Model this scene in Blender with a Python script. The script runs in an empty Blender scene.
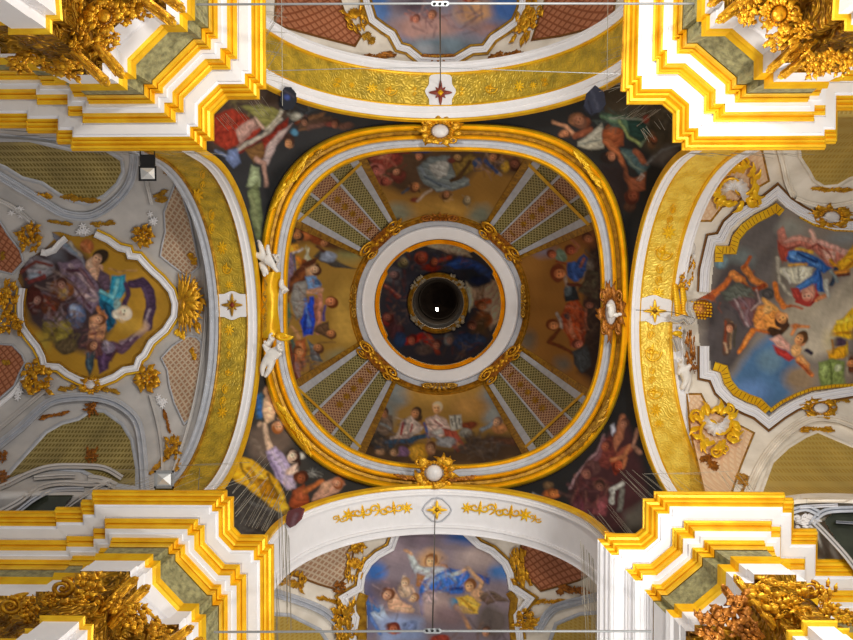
import bpy, bmesh, math, random
import numpy as np
from mathutils import Vector, Matrix, noise as mnoise

random.seed(7); np.random.seed(7)
C = bpy.context.scene.collection
PI = math.pi
FPX = 650.0
CAMZ = 1.6

# ------------------------------------------------------------------ camera frame
_a, _b = 11.5/FPX, 17.0/FPX
_c = 1/math.sqrt(1+_a*_a+_b*_b); _a *= _c; _b *= _c
RT = Vector((math.sqrt(1-_a*_a), 0, _a))
_fx = -_a*_c/RT.x
FW = Vector((_fx, math.sqrt(max(0, 1-_fx*_fx-_c*_c)), _c))
UP = (-FW).cross(RT)

def slope(px, py):
    dx = (np.asarray(px, float)-426.5)/FPX; dy = -(np.asarray(py, float)-320)/FPX
    X = RT.x*dx+UP.x*dy+FW.x; Y = RT.y*dx+UP.y*dy+FW.y; Z = RT.z*dx+UP.z*dy+FW.z
    return X/Z, Y/Z
def W(px, py, z):                     # world points of the rays at height z above the eye
    sx, sy = slope(px, py); z = np.asarray(z, float)+0*sx
    return np.stack([sx*z, sy*z, z+CAMZ], -1)
def P(px, py, z): return Vector(W(px, py, z).tolist())

# ------------------------------------------------------------------ the vaults as heights
def circ(s, yc, zs, R):
    q = s*yc+zs; A = s*s+1
    return (q+np.sqrt(np.maximum(0.0, q*q-A*(yc*yc+zs*zs-R*R))))/A
def z_side(px, py): sx, sy = slope(px, py); return circ(sy, .15, 15.95, 4.45)
def z_nave(px, py): sx, sy = slope(px, py); return circ(sx, 0, 15.75, 4.75)
def ro(th):
    th = np.asarray(th, float); n = np.where(np.sin(th) < 0, 3.05, 2.6)
    return 184*(np.abs(np.cos(th))**n+np.abs(np.sin(th))**n)**(-1/n)
ARCH = {  # axis, sign, lateral centre, spring height, radius
 'L': (0, -1, .60, 15.8, 4.1), 'R': (0, 1, .70, 15.8, 4.3), 'T': (1, -1, 0, 15.3, 4.6), 'B': (1, 1, 0, 15.8, 4.1)}
AD = {  # distances from the crossing centre: near edge, gold|white, white|panel, panel|rear, rear end
 'L': (5.42, 5.55, 5.83, 6.76, 7.02), 'R': (5.84, 5.93, 6.17, 7.2, 7.5), 'T': (5.49, 5.6, 5.95, 6.98, 7.28), 'B': (5.57, 5.72, 5.9, 6.85, 7.12)}
def z_clear(px, py, z, near=True, far=True):    # keep a surface behind the arches
    sx, sy = slope(px, py)
    for s, (ax, sg, yc, zs, R) in ARCH.items():
        zA = circ(sy if ax == 0 else sx, yc, zs, R); D = sg*(sx if ax == 0 else sy)*zA; d = AD[s]
        q_ = (sy if ax == 0 else sx); q2 = q_*yc+zs; ok = q2*q2-(q_*q_+1)*(yc*yc+zs*zs-R*R) > .02
        inn = ok & (D > d[0]-.02) & (D < (d[4]+.02 if far else 99))
        z = np.where(inn, np.maximum(z, zA+.12), z)
        if not near: z = np.where(D <= d[0]-.02, np.maximum(z, 0)+0, z)
    return z
def z_pend(px, py):
    px = np.asarray(px, float); py = np.asarray(py, float)
    th = np.arctan2(py-308, px-444); d = np.hypot(px-444, py-308)-ro(th)
    z = 20.35-4.3*(np.clip(d, 0, 200)/100)**1.15+np.clip(-d, 0, 60)*.12; return z_clear(px, py, np.maximum(z, 14.7), far=False)
def z_dome(px, py):
    px = np.asarray(px, float); py = np.asarray(py, float)
    th = np.arctan2(py-306.5, px-442); r = np.hypot(px-442, py-306.5)
    t = np.clip((.875*ro(th)-r)/(.875*ro(th)-80), 0, 1.1)
    return 21.2+6.2*np.sin(t*1.35)/math.sin(1.35)
def z_cup(px, py):
    r = np.hypot(np.asarray(px, float)-439, np.asarray(py, float)-303.5)
    t = np.clip((66-r)/38, 0, 1.1)
    return 28.2+4.6*np.sin(t*1.3)/math.sin(1.3)

# ------------------------------------------------------------------ materials
def lin(c):
    c = np.asarray(c, float); return np.where(c <= .04045, c/12.92, ((c+.055)/1.055)**2.4)
def hexl(h):
    return lin([int(h[i:i+2], 16)/255 for i in (0, 2, 4)])
def nt(name):
    m = bpy.data.materials.new(name); m.use_nodes = True
    n = m.node_tree.nodes; b = n['Principled BSDF']; return m, n, m.node_tree.links, b
def mat(name, hx, rough=.7, metal=0, var=.12, scale=6, bump=.2, bscale=30, hx2=None, dist=.01):
    m, n, l, b = nt(name); c = hexl(hx)
    tc = n.new('ShaderNodeTexCoord'); no = n.new('ShaderNodeTexNoise'); no.inputs['Scale'].default_value = scale; no.inputs['Detail'].default_value = 6
    l.new(tc.outputs['Object'], no.inputs['Vector'])
    cr = n.new('ShaderNodeValToRGB'); c2 = hexl(hx2) if hx2 else c*(1-var*2)
    cr.color_ramp.elements[0].color = (*c2, 1); cr.color_ramp.elements[0].position = .3
    cr.color_ramp.elements[1].color = (*np.clip(c*(1+var*.4), 0, 1), 1); cr.color_ramp.elements[1].position = .65
    l.new(no.outputs['Fac'], cr.inputs['Fac']); l.new(cr.outputs['Color'], b.inputs['Base Color'])
    b.inputs['Roughness'].default_value = rough; b.inputs['Metallic'].default_value = metal
    if bump:
        n2 = n.new('ShaderNodeTexNoise'); n2.inputs['Scale'].default_value = bscale; n2.inputs['Detail'].default_value = 4
        l.new(tc.outputs['Object'], n2.inputs['Vector'])
        bp = n.new('ShaderNodeBump'); bp.inputs['Strength'].default_value = bump; bp.inputs['Distance'].default_value = dist
        l.new(n2.outputs['Fac'], bp.inputs['Height']); l.new(bp.outputs['Normal'], b.inputs['Normal'])
    return m
def relief_mat(name, hx, hx2, metal, vs=7):   # gilded surface worked in low relief
    m, n, l, b = nt(name)
    tc = n.new('ShaderNodeTexCoord')
    v = n.new('ShaderNodeTexVoronoi'); v.inputs['Scale'].default_value = vs; v.feature = 'SMOOTH_F1'
    w = n.new('ShaderNodeTexNoise'); w.inputs['Scale'].default_value = 3; w.inputs['Detail'].default_value = 8
    l.new(tc.outputs['Object'], w.inputs['Vector']); l.new(tc.outputs['Object'], v.inputs['Vector'])
    mx = n.new('ShaderNodeMath'); mx.operation = 'SINE'; m2 = n.new('ShaderNodeMath'); m2.operation = 'MULTIPLY'; m2.inputs[1].default_value = 22
    l.new(v.outputs['Distance'], m2.inputs[0]); l.new(m2.outputs[0], mx.inputs[0])
    cr = n.new('ShaderNodeValToRGB'); cr.color_ramp.elements[0].color = (*hexl(hx2), 1); cr.color_ramp.elements[1].color = (*hexl(hx), 1)
    cr.color_ramp.elements[0].position = .32; cr.color_ramp.elements[1].position = .62
    l.new(w.outputs['Fac'], cr.inputs['Fac']); l.new(cr.outputs['Color'], b.inputs['Base Color'])
    bp = n.new('ShaderNodeBump'); bp.inputs['Strength'].default_value = .35; bp.inputs['Distance'].default_value = .02
    l.new(mx.outputs[0], bp.inputs['Height']); l.new(bp.outputs['Normal'], b.inputs['Normal'])
    b.inputs['Metallic'].default_value = metal; b.inputs['Roughness'].default_value = .42
    return m
def net_mat(name, hx, hx2, su, diag=True, rough=.55, metal=.1, thr=.72, nz=.45):   # trellis of fine lines, uses the UV map (in photo-independent metres)
    m, n, l, b = nt(name)
    uv = n.new('ShaderNodeUVMap'); uv.uv_map = 'UV'
    mp = n.new('ShaderNodeMapping'); mp.inputs['Scale'].default_value = (su, su, 1); mp.inputs['Rotation'].default_value = (0, 0, PI/4 if diag else 0)
    l.new(uv.outputs['UV'], mp.inputs['Vector'])
    w1 = n.new('ShaderNodeTexWave'); w1.bands_direction = 'X'; w1.inputs['Scale'].default_value = 1
    w2 = n.new('ShaderNodeTexWave'); w2.bands_direction = 'Y'; w2.inputs['Scale'].default_value = 1
    l.new(mp.outputs['Vector'], w1.inputs['Vector']); l.new(mp.outputs['Vector'], w2.inputs['Vector'])
    mx = n.new('ShaderNodeMath'); mx.operation = 'MAXIMUM'; l.new(w1.outputs['Fac'], mx.inputs[0]); l.new(w2.outputs['Fac'], mx.inputs[1])
    cr = n.new('ShaderNodeValToRGB'); cr.color_ramp.elements[0].color = (*hexl(hx), 1); cr.color_ramp.elements[1].color = (*hexl(hx2), 1)
    cr.color_ramp.elements[0].position = thr; cr.color_ramp.elements[1].position = min(.99, thr+.2)
    l.new(mx.outputs[0], cr.inputs['Fac'])
    no = n.new('ShaderNodeTexNoise'); no.inputs['Scale'].default_value = 1.5; no.inputs['Detail'].default_value = 5
    l.new(uv.outputs['UV'], no.inputs['Vector'])
    mm = n.new('ShaderNodeMix'); mm.data_type = 'RGBA'; mm.blend_type = 'MULTIPLY'; mm.inputs['Factor'].default_value = nz
    l.new(cr.outputs['Color'], mm.inputs['A']); l.new(no.outputs['Fac'], mm.inputs['B']); l.new(mm.outputs['Result'], b.inputs['Base Color'])
    g = n.new('ShaderNodeMix'); 
    bp = n.new('ShaderNodeBump'); bp.inputs['Strength'].default_value = .4; bp.inputs['Distance'].default_value = .02
    l.new(mx.outputs[0], bp.inputs['Height']); l.new(bp.outputs['Normal'], b.inputs['Normal'])
    b.inputs['Roughness'].default_value = rough; b.inputs['Metallic'].default_value = metal
    return m
def fresco_mat():
    m, n, l, b = nt('fresco_paint')
    at = n.new('ShaderNodeAttribute'); at.attribute_name = 'Col'
    l.new(at.outputs['Color'], b.inputs['Base Color']); b.inputs['Roughness'].default_value = .75
    b.inputs['Specular IOR Level'].default_value = .25
    return m
def emit(name, hx, s):
    m, n, l, b = nt(name); b.inputs['Base Color'].default_value = (*hexl(hx), 1)
    b.inputs['Emission Color'].default_value = (*hexl(hx), 1); b.inputs['Emission Strength'].default_value = s; return m

M = {}
M['gold'] = mat('gold_leaf', 'ffcc22', .38, .35, .06, 2.5, .35, 40, hx2='eeb010')
M['goldo'] = mat('carved_gold', 'eeb428', .32, .6, .2, 9, .5, 45, hx2='a86c10', dist=.02)
M['goldd'] = mat('aged_gold', 'c49428', .42, .5, .2, 6, .4, 30, hx2='8c6014')
M['goldb'] = mat('browned_gold', 'b87424', .38, .5, .2, 9, .5, 40, hx2='6e3c10', dist=.02)
M['goldr'] = relief_mat('gilded_relief', 'dcb838', 'a89030', .35)
M['goldy'] = relief_mat('bright_gilded_relief', 'ffe060', 'e8bc34', .3)
M['white'] = mat('white_stucco', 'efeef2', .62, 0, .02, 3, .1, 20)
M['plaster'] = mat('grey_white_plaster', 'ccc8c6', .7, 0, .1, 1.3, .15, 14, hx2='b4b2b2')
M['cream'] = mat('cream_plaster', 'faf2e6', .7, 0, .04, 1.3, .15, 14, hx2='dcd2c2')
M['bluegrey'] = mat('blue_grey_stucco', 'c2c6d0', .6, 0, .08, 4, .15, 20)
M['frieze'] = mat('green_marbled_frieze', 'a09a6c', .5, .05, .2, 9, .8, 14, hx2='6e6a48', dist=.04)
M['goldc'] = relief_mat('carved_gold_ground', 'd8a024', '6e4608', .55, 5)
M['goldc'].node_tree.nodes['Bump'].inputs['Distance'].default_value = .09; M['goldc'].node_tree.nodes['Bump'].inputs['Strength'].default_value = 1
M['line'] = mat('brown_gilt_line', '8a5a20', .5, .3, .1, 6, .2)
M['statue'] = mat('white_stucco_figure', 'eeeae6', .5, 0, .05, 8, .1, 20)
M['shellw'] = mat('pearl_white_shell', 'e6e2e2', .4, 0, .05, 8, .1)
M['iron'] = mat('galvanised_iron', 'a8acb0', .45, .6, .05, 8, 0)
M['wire'] = mat('thin_steel_wire', '8c8a80', .5, .4, .05, 8, 0)
M['net'] = mat('bird_net_thread', 'a09a8c', .6, .1, .05, 8, 0)
M['black'] = mat('black_lamp_metal', '1a1a1c', .4, .3, .05, 8, 0)
M['glass'] = mat('lamp_reflector', 'd4d6d8', .25, .2, .05, 8, 0)
M['pane'] = mat('dark_window_glass', '34382c', .25, .0, .2, 3, 0)
M['dark'] = mat('dull_brown_plaster', '5a4c40', .8, 0, .2, 2, .2)  # plain dull brown base colour for the lantern drum and backing ceiling
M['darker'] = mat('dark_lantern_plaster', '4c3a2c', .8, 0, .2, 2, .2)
M['maroon'] = mat('maroon_marble_inlay', '8a3014', .5, 0, .1, 8, 0)
M['pink'] = net_mat('pink_trellis', 'd48a62', 'a45c38', 2.0, True, .5, .15)
M['pinkl'] = net_mat('pale_pink_trellis', 'c49878', 'e8d0b4', 2.4, True, .4, .1, .62, .5)
M['peach'] = net_mat('peach_panel', 'f8d8b4', 'f0c8a0', 2.4, True, .5, .05, .6, .15)
M['netgold'] = net_mat('gold_mesh_ground', '94803a', 'd0bc78', 3.2, False, .5, .2, .55, .75)
M['netgoldr'] = net_mat('ochre_mesh_ground', 'd0a844', 'dcbc62', 3.2, False, .5, .15, .5, .45)
M['latg'] = net_mat('green_gold_lattice', '6c6430', 'c4b87c', 2.6, True, .5, .2, .6)
M['latp'] = net_mat('rose_lattice', '84462e', 'e0b48c', 2.6, True, .5, .15, .55)
M['fresco'] = fresco_mat()
M['bulb'] = emit('glowing_bulb', 'fff6e4', 30)

# ------------------------------------------------------------------ objects
def tag(o, label=None, cat=None, group=None, kind=None):
    if label: o['label'] = label
    if cat: o['category'] = cat
    if group: o['group'] = group
    if kind: o['kind'] = kind
    return o
def thing(name, label, cat, loc, group=None):
    o = bpy.data.objects.new(name, None); C.objects.link(o); o.empty_display_size = .1
    o.location = loc; return tag(o, label, cat, group)
def mesh(name, V, Fc, m, parent=None, origin=None, smooth=False, uv=None, mi=None, label=None):
    V = np.asarray(V, float)
    if parent is not None: org = root_loc(parent)
    elif origin is not None: org = np.array(origin, float)
    else: org = V.mean(0)
    us = sorted({int(i) for f in Fc for i in f})
    if len(us) < len(V):
        rm = {u: i for i, u in enumerate(us)}; V = V[us]; Fc = [tuple(rm[int(i)] for i in f) for f in Fc]
        if uv is not None: uv = np.asarray(uv)[us]
    me = bpy.data.meshes.new(name)
    me.from_pydata((V-org).tolist(), [], [tuple(int(i) for i in f) for f in Fc])
    for mm in (m if isinstance(m, list) else [m]): me.materials.append(mm)
    if mi is not None: me.polygons.foreach_set('material_index', np.asarray(mi, np.int32))
    if smooth: me.polygons.foreach_set('use_smooth', [True]*len(me.polygons))
    if uv is not None:
        ul = me.uv_layers.new(name='UV'); li = np.zeros(len(me.loops), np.int32); me.loops.foreach_get('vertex_index', li)
        ul.data.foreach_set('uv', np.asarray(uv, np.float32)[li].ravel())
    me.update()
    o = bpy.data.objects.new(name, me); C.objects.link(o)
    if parent is not None: o.parent = parent
    else: o.location = org
    if label: o['label'] = label
    return o
def root_loc(o):
    l = np.array(o.location, float)
    while o.parent: o = o.parent; l = l+np.array(o.location, float)
    return l
# note: children are linked at location 0 in their parent's frame

def inside(poly, x, y):
    poly = np.asarray(poly, float); r = np.zeros(x.shape, bool); n = len(poly)
    for i in range(n):
        x1, y1 = poly[i]; x2, y2 = poly[(i+1) % n]
        if y1 == y2: continue
        c = ((y1 > y) != (y2 > y)) & (x < (x2-x1)*(y-y1)/(y2-y1)+x1); r ^= c
    return r
def segd(x, y, x1, y1, x2, y2):
    dx, dy = x2-x1, y2-y1; L = dx*dx+dy*dy+1e-9
    t = np.clip(((x-x1)*dx+(y-y1)*dy)/L, 0, 1); return np.hypot(x-x1-t*dx, y-y1-t*dy), t
def polyd(poly, x, y):                # signed distance, negative inside
    d = np.full(x.shape, 1e9); n = len(poly)
    for i in range(n): d = np.minimum(d, segd(x, y, *poly[i], *poly[(i+1) % n])[0])
    return np.where(inside(poly, x, y), -d, d)

def grid_region(poly, step, holes=()):
    poly = np.asarray(poly, float); x0, y0 = poly.min(0); x1, y1 = poly.max(0)
    nx = int((x1-x0)/step)+2; ny = int((y1-y0)/step)+2
    gx, gy = np.meshgrid(x0+np.arange(nx)*step, y0+np.arange(ny)*step)
    cx = gx[:-1, :-1]+step/2; cy = gy[:-1, :-1]+step/2
    k = inside(poly, cx, cy)
    for h in holes: k &= ~inside(h, cx, cy)
    ii = np.arange(nx*ny).reshape(ny, nx)
    q = np.stack([ii[:-1, :-1], ii[:-1, 1:], ii[1:, 1:], ii[1:, :-1]], -1)[k]
    used = np.unique(q); remap = np.zeros(nx*ny, int); remap[used] = np.arange(len(used))
    return gx.ravel()[used], gy.ravel()[used], remap[q]
def region(name, poly, zf, m, parent=None, step=3, drop=0, holes=(), ang=0, **k):
    x, y, q = grid_region(poly, step, holes)
    V = W(x, y, zf(x, y)-drop)
    ca, sa = math.cos(ang), math.sin(ang)
    # arc-length like map in metres
    u = V[:, 0]*ca+V[:, 1]*sa; v = -V[:, 0]*sa+V[:, 1]*ca
    return mesh(name, V, q, m, parent, smooth=True, uv=np.stack([u, v], -1), **k)

# ------------------------------------------------------------------ painting: brush strokes laid into the plaster, one colour per vertex
def wob(x, y, s, seed):
    r = np.random.RandomState(seed); o = np.zeros(x.shape)
    for k in range(9):
        a = r.rand()*6.28; fr = s*(.6+r.rand()*1.9); o += np.sin((x*math.cos(a)+y*math.sin(a))*fr+r.rand()*6.28)
    return o/6
def paint(x, y, bg, txt, seed=1, gain=1.0):
    col = np.zeros((len(x), 3))+hexl(bg)
    xw = x+1.3*wob(x, y, .22, seed)+.25*wob(x, y, .9, seed+1); yw = y+1.3*wob(x, y, .22, seed+2)+.25*wob(x, y, .9, seed+3)
    n1 = wob(x, y, .12, seed+4); n2 = wob(x, y, .5, seed+5); n3 = wob(x, y, 1.1, seed+6)
    rs = np.random.RandomState(seed)
    def lay(d, c, soft, op=1.0):
        a = op*np.clip(.5-d/soft, 0, 1)[:, None]
        nonlocal col
        sh = np.clip(-d/4.5, 0, 1); ph = rs.rand()*3.14; fo = np.sin((x*math.cos(ph)+y*math.sin(ph))*1.15+3.2*n2+rs.rand()*6)
        cc = c[None, :]*((.80+.42*sh+.30*n2-.18*n3+(.25*fo*sh if op == 1.0 else 0)) if soft < 5 else (1.05+.16*n1+.10*n2))[:, None]
        col = col*(1-a)+cc*a
    def lay0(d, c, soft, op):
        nonlocal col
        a = op*np.clip(.5-d/soft, 0, 1)[:, None]; col = col*(1-a)+c[None, :]*a
    for st in txt.replace('\n', ' ').split(';'):
        t = st.split()
        if not t: continue
        c = hexl(t[0]); k = t[1]; soft = 2.2
        if k.endswith('~'): soft = 9.0; k = k[:-1]
        if k == 'p':
            v = [float(i) for i in t[2:]]; pts = list(zip(v[::2], v[1::2])); lay(polyd(pts, xw, yw), c, soft)
        elif k == 'l':
            w = t[2].split('>'); w0 = float(w[0]); w1 = float(w[-1]); v = [float(i) for i in t[3:]]; pts = list(zip(v[::2], v[1::2]))
            d = np.full(x.shape, 1e9); n = len(pts)-1
            for i in range(n):
                dd, tt = segd(xw, yw, *pts[i], *pts[i+1]); d = np.minimum(d, dd-(w0+(w1-w0)*(i+tt)/n)/2)
            lay(d, c, soft)
        elif k == 'e':
            v = [float(i) for i in t[2:]]; cx, cy, rx, ry = v[:4]; a = math.radians(v[4]) if len(v) > 4 else 0
            X = (xw-cx)*math.cos(a)+(yw-cy)*math.sin(a); Y = -(xw-cx)*math.sin(a)+(yw-cy)*math.cos(a)
            q = np.sqrt((X/rx)**2+(Y/ry)**2); lay((q-1)*min(rx, ry), c, soft)
        elif k == 'h':      # a head: cx cy r, direction of the crown in degrees, hair colour
            cx, cy, r = [float(i) for i in t[2:5]]; a = math.radians(float(t[5])); hc = hexl(t[6]); ca, sa = math.cos(a), math.sin(a)
            X = (x-cx)*ca+(y-cy)*sa; Y = -(x-cx)*sa+(y-cy)*ca      # X towards the crown
            def el(ox, oy, rx, ry, cc, s_, o_=1.0):
                q = np.sqrt(((X-ox*r)/(rx*r))**2+((Y-oy*r)/(ry*r))**2); lay0((q-1)*min(rx, ry)*r, cc, s_, o_)
            el(.3, .15, 1.0, .95, hc, 1.6); el(-.12, -.1, .88, .68, c, 1.4); el(-.05, -.35, .6, .34, np.clip(c*1.45, 0, .9), 1.8, .7); el(-.6, .3, .5, .25, c*.55, 1.6, .6)
            el(.02, -.36, .11, .17, c*.18, 1.0, .85); el(.02, .18, .11, .17, c*.18, 1.0, .85); el(-.24, -.1, .24, .09, np.clip(c*1.5, 0, .9), 1.0, .7); el(-.5, -.08, .08, .2, c*np.array([.7, .3, .3]), 1.0, .8); el(.6, -.1, .3, .6, hc*1.5, 1.8, .5)
        elif k == 'r':      # scattered dabs: cx cy rx ry n size colours...
            cx, cy, rx, ry = [float(i) for i in t[2:6]]; n = int(t[6]); s = float(t[7]); cols = [c]+[hexl(h) for h in t[8:]]
            for _ in range(n):
                a = rs.rand()*6.28; q = math.sqrt(rs.rand()); px = cx+rx*q*math.cos(a); py = cy+ry*q*math.sin(a)
                a2 = rs.rand()*3.14; L = s*(.6+rs.rand()*1.4); dd, tt = segd(xw, yw, px-L*math.cos(a2), py-L*math.sin(a2), px+L*math.cos(a2), py+L*math.sin(a2))
                lay(dd-s*.3*(1-.5*tt), cols[rs.randint(len(cols))], 2.0, .5)
    col = col*(1+.12*n1+.05*n3)[:, None]
    return np.clip(col*gain, 0.002, .95)
def fresco(name, poly, zf, bg, txt, parent=None, step=.85, drop=0, seed=1, gain=1.0, holes=(), label=None):
    x, y, q = grid_region(poly, step, holes)
    V = W(x, y, zf(x, y)-drop)
    o = mesh(name, V, q, M['fresco'], parent, smooth=True, label=label)
    at = o.data.color_attributes.new('Col', 'FLOAT_COLOR', 'POINT')
    c = paint(x, y, bg, txt, seed, gain); a = np.ones((len(x), 4), np.float32); a[:, :3] = c
    at.data.foreach_set('color', a.ravel())
    return o

# ------------------------------------------------------------------ mouldings that follow a line over a vault
def smooth_path(pts, closed=False, n=4):
    pts = [np.array(p, float) for p in pts]; out = []; N = len(pts)
    rng = range(N) if closed else range(N-1)
    for i in rng:
        p0 = pts[(i-1) % N] if closed or i > 0 else pts[0]; p1 = pts[i]; p2 = pts[(i+1) % N]; p3 = pts[(i+2) % N] if closed or i+2 < N else p2
        for k in range(n):
            t = k/n; out.append(.5*((2*p1)+(-p0+p2)*t+(2*p0-5*p1+4*p2-p3)*t*t+(-p0+3*p1-3*p2+p3)*t**3))
    if not closed: out.append(pts[-1])
    return out
def densify(pts, closed, L=6):
    out = []; N = len(pts)
    for i in range(N if closed else N-1):
        a = np.array(pts[i], float); b = np.array(pts[(i+1) % N], float); k = max(1, int(np.hypot(*(b-a))/L))
        for j in range(k): out.append(a+(b-a)*j/k)
    if not closed: out.append(np.array(pts[-1], float))
    return out
def mould(name, path, prof, zf, m, parent=None, closed=False, mats=None, **k):
    p = np.array(densify(path, closed), float); N = len(p)
    if closed:
        A = np.sum(p[:, 0]*np.roll(p[:, 1], -1)-np.roll(p[:, 0], -1)*p[:, 1])
        if A < 0: p = p[::-1]
    e = (np.roll(p, -1, 0)-p) if closed else np.diff(p, axis=0)
    e = e/np.maximum(1e-6, np.linalg.norm(e, axis=1))[:, None]; nrm = np.stack([e[:, 1], -e[:, 0]], -1)
    if closed: na = np.roll(nrm, 1, 0); nb = nrm
    else: na = np.vstack([nrm[:1], nrm]); nb = np.vstack([nrm, nrm[-1:]])
    s = na+nb; s = s/np.maximum(.3, np.linalg.norm(s, axis=1))[:, None]; f = 1/np.maximum(.55, (s*na).sum(1)); s = s*f[:, None]
    K = len(prof); V = []
    for off, dr in prof:
        q = p+s*off; V.append(W(q[:, 0], q[:, 1], zf(q[:, 0], q[:, 1])-dr))
    V = np.stack(V, 1).reshape(-1, 3); Fc = []; mi = []
    for i in range(N if closed else N-1):
        j = (i+1) % N
        for a in range(K-1):
            Fc.append((i*K+a, j*K+a, j*K+a+1, i*K+a+1)); mi.append(mats[a] if mats else 0)
    return mesh(name, V, Fc, m, parent, mi=mi, **k)
def const(z): return lambda x, y: np.asarray(x, float)*0+z
def halfround(w, h, n=6):             # rounded raised profile of width w px, drop h metres
    return [(-w/2+w*i/n, h*math.sin(PI*i/n)) for i in range(n+1)]
def rod(name, pts, r, m, parent=None, n=6, **k):
    pts = [Vector(p) for p in pts]; V = []; Fc = []
    for i, p in enumerate(pts):
        d = (pts[min(i+1, len(pts)-1)]-pts[max(i-1, 0)]).normalized()
        u = d.orthogonal().normalized(); v = d.cross(u)
        for j in range(n): V.append(p+(u*math.cos(2*PI*j/n)+v*math.sin(2*PI*j/n))*r)
    for i in range(len(pts)-1):
        for j in range(n): Fc.append((i*n+j, i*n+(j+1) % n, (i+1)*n+(j+1) % n, (i+1)*n+j))
    Fc.append(tuple(range(n))); Fc.append(tuple(range((len(pts)-1)*n, len(pts)*n)))
    return mesh(name, V, Fc, m, parent, **k)

# ------------------------------------------------------------------ carved ornament, modelled in a local frame and laid on the vault
class OB:
    def __init__(s): s.V = []; s.F = []
    def add(s, V, F):
        o = len(s.V); s.V += V; s.F += [tuple(i+o for i in f) for f in F]
    def leaf(s, x, y, a, L, w, lift=.3, bend=0, d0=0, lobes=3):
        n = 9; V = []; F = []; cx, cy = x, y; ang = a
        for i in range(n+1):
            t = i/n; ww = w*(math.sin(PI*min(1, t*.9+.1))**.7)*(1-.38*abs(math.sin(t*lobes*PI)))*(1.1-.6*t)
            dz = d0+lift*L*math.sin(PI*min(1, t*.85+.1)); nx, ny = -math.sin(ang), math.cos(ang)
            for q, h in ((-1, -.25), (-.5, .12), (0, -.02), (.5, .12), (1, -.25)):
                V.append((cx+nx*ww*q, cy+ny*ww*q, max(0, dz+h*w)))
            cx += math.cos(ang)*L/n; cy += math.sin(ang)*L/n; ang += bend/n
        for i in range(n):
            for q in range(4): F.append((i*5+q, i*5+q+1, i*5+q+6, i*5+q+5))
        s.add(V, F)
    def scroll(s, x, y, r, a0=0, turns=1.4, th=.22, hand=1, d0=0, tail=0):
        n = int(18*turns)+4; V = []; F = []; pts = []
        for i in range(n+1):
            t = i/n; a = a0+hand*t*turns*2*PI; rr = r*(1-.82*t); pts.append((x+rr*math.cos(a), y+rr*math.sin(a), d0+r*.35+r*.25*t, th*r*(1-.45*t)))
        for i, (px, py, dz, tr) in enumerate(pts):
            q = pts[min(i+1, n)]; p = pts[max(0, i-1)]; dx, dy = q[0]-p[0], q[1]-p[1]; L = math.hypot(dx, dy)+1e-9; nx, ny = -dy/L, dx/L
            for k in range(6):
                b = 2*PI*k/6; V.append((px+nx*tr*math.cos(b), py+ny*tr*math.cos(b), dz+tr*math.sin(b)))
        for i in range(n):
            for k in range(6): F.append((i*6+k, i*6+(k+1) % 6, (i+1)*6+(k+1) % 6, (i+1)*6+k))
        s.add(V, F)
    def ball(s, x, y, d, rx, ry=None, rz=None, n=8, ribs=0):
        ry = ry or rx; rz = rz or min(rx, ry); V = []; F = []
        for i in range(n//2+2):
            ph = PI*i/(n//2+1)
            for j in range(n):
                th = 2*PI*j/n; q = math.sin(ph)*(1+ribs*math.cos(th*4)); V.append((x+rx*q*math.cos(th), y+ry*q*math.sin(th), d+rz*math.cos(ph)))
        for i in range(n//2+1):
            for j in range(n): F.append((i*n+j, i*n+(j+1) % n, (i+1)*n+(j+1) % n, (i+1)*n+j))
        s.add(V, F)
    def shell(s, x, y, a, R, span=2.6, ribs=9, h=.35):
        nr, na = 7, ribs*4; V = []; F = []
        for i in range(nr+1):
            t = i/nr
            for j in range(na+1):
                u = j/na; an = a+(u-.5)*span*(.35+.65*min(1, t*1.6)); rr = R*t*(1+.06*math.cos(u*ribs*2*PI)*t)
                V.append((x+rr*math.cos(an), y+rr*math.sin(an), R*h*(.25+.75*math.sin(PI*min(1, t*.8+.15)))+R*.07*t*math.cos(u*ribs*2*PI)))
        for i in range(nr):
            for j in range(na): F.append((i*(na+1)+j, i*(na+1)+j+1, (i+1)*(na+1)+j+1, (i+1)*(na+1)+j))
        s.add(V, F)
    def rosette(s, x, y, r, n=7, d0=0):
        for k in range(n): s.leaf(x, y, 2*PI*k/n+.2, r, r*.34, .3, .3, d0, 1)
        s.ball(x, y, d0+r*.35, r*.24)
    def build(s, name, m, parent, cx, cy, sx, sy, rot, zf, dm=1.0, label=None, smooth=True):
        V = np.array(s.V, float); ca, sa = math.cos(rot), math.sin(rot)
        X = V[:, 0]*sx; Y = V[:, 1]*sy; px = cx+X*ca-Y*sa; py = cy+X*sa+Y*ca
        z0 = float(zf(np.array([cx]), np.array([cy]))[0]); D = np.maximum(V[:, 2], -.3)*min(sx, sy)*z0/FPX*dm
        return mesh(name, W(px, py, zf(px, py)-D-.01), s.F, m, parent, smooth=smooth, label=label)

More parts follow.
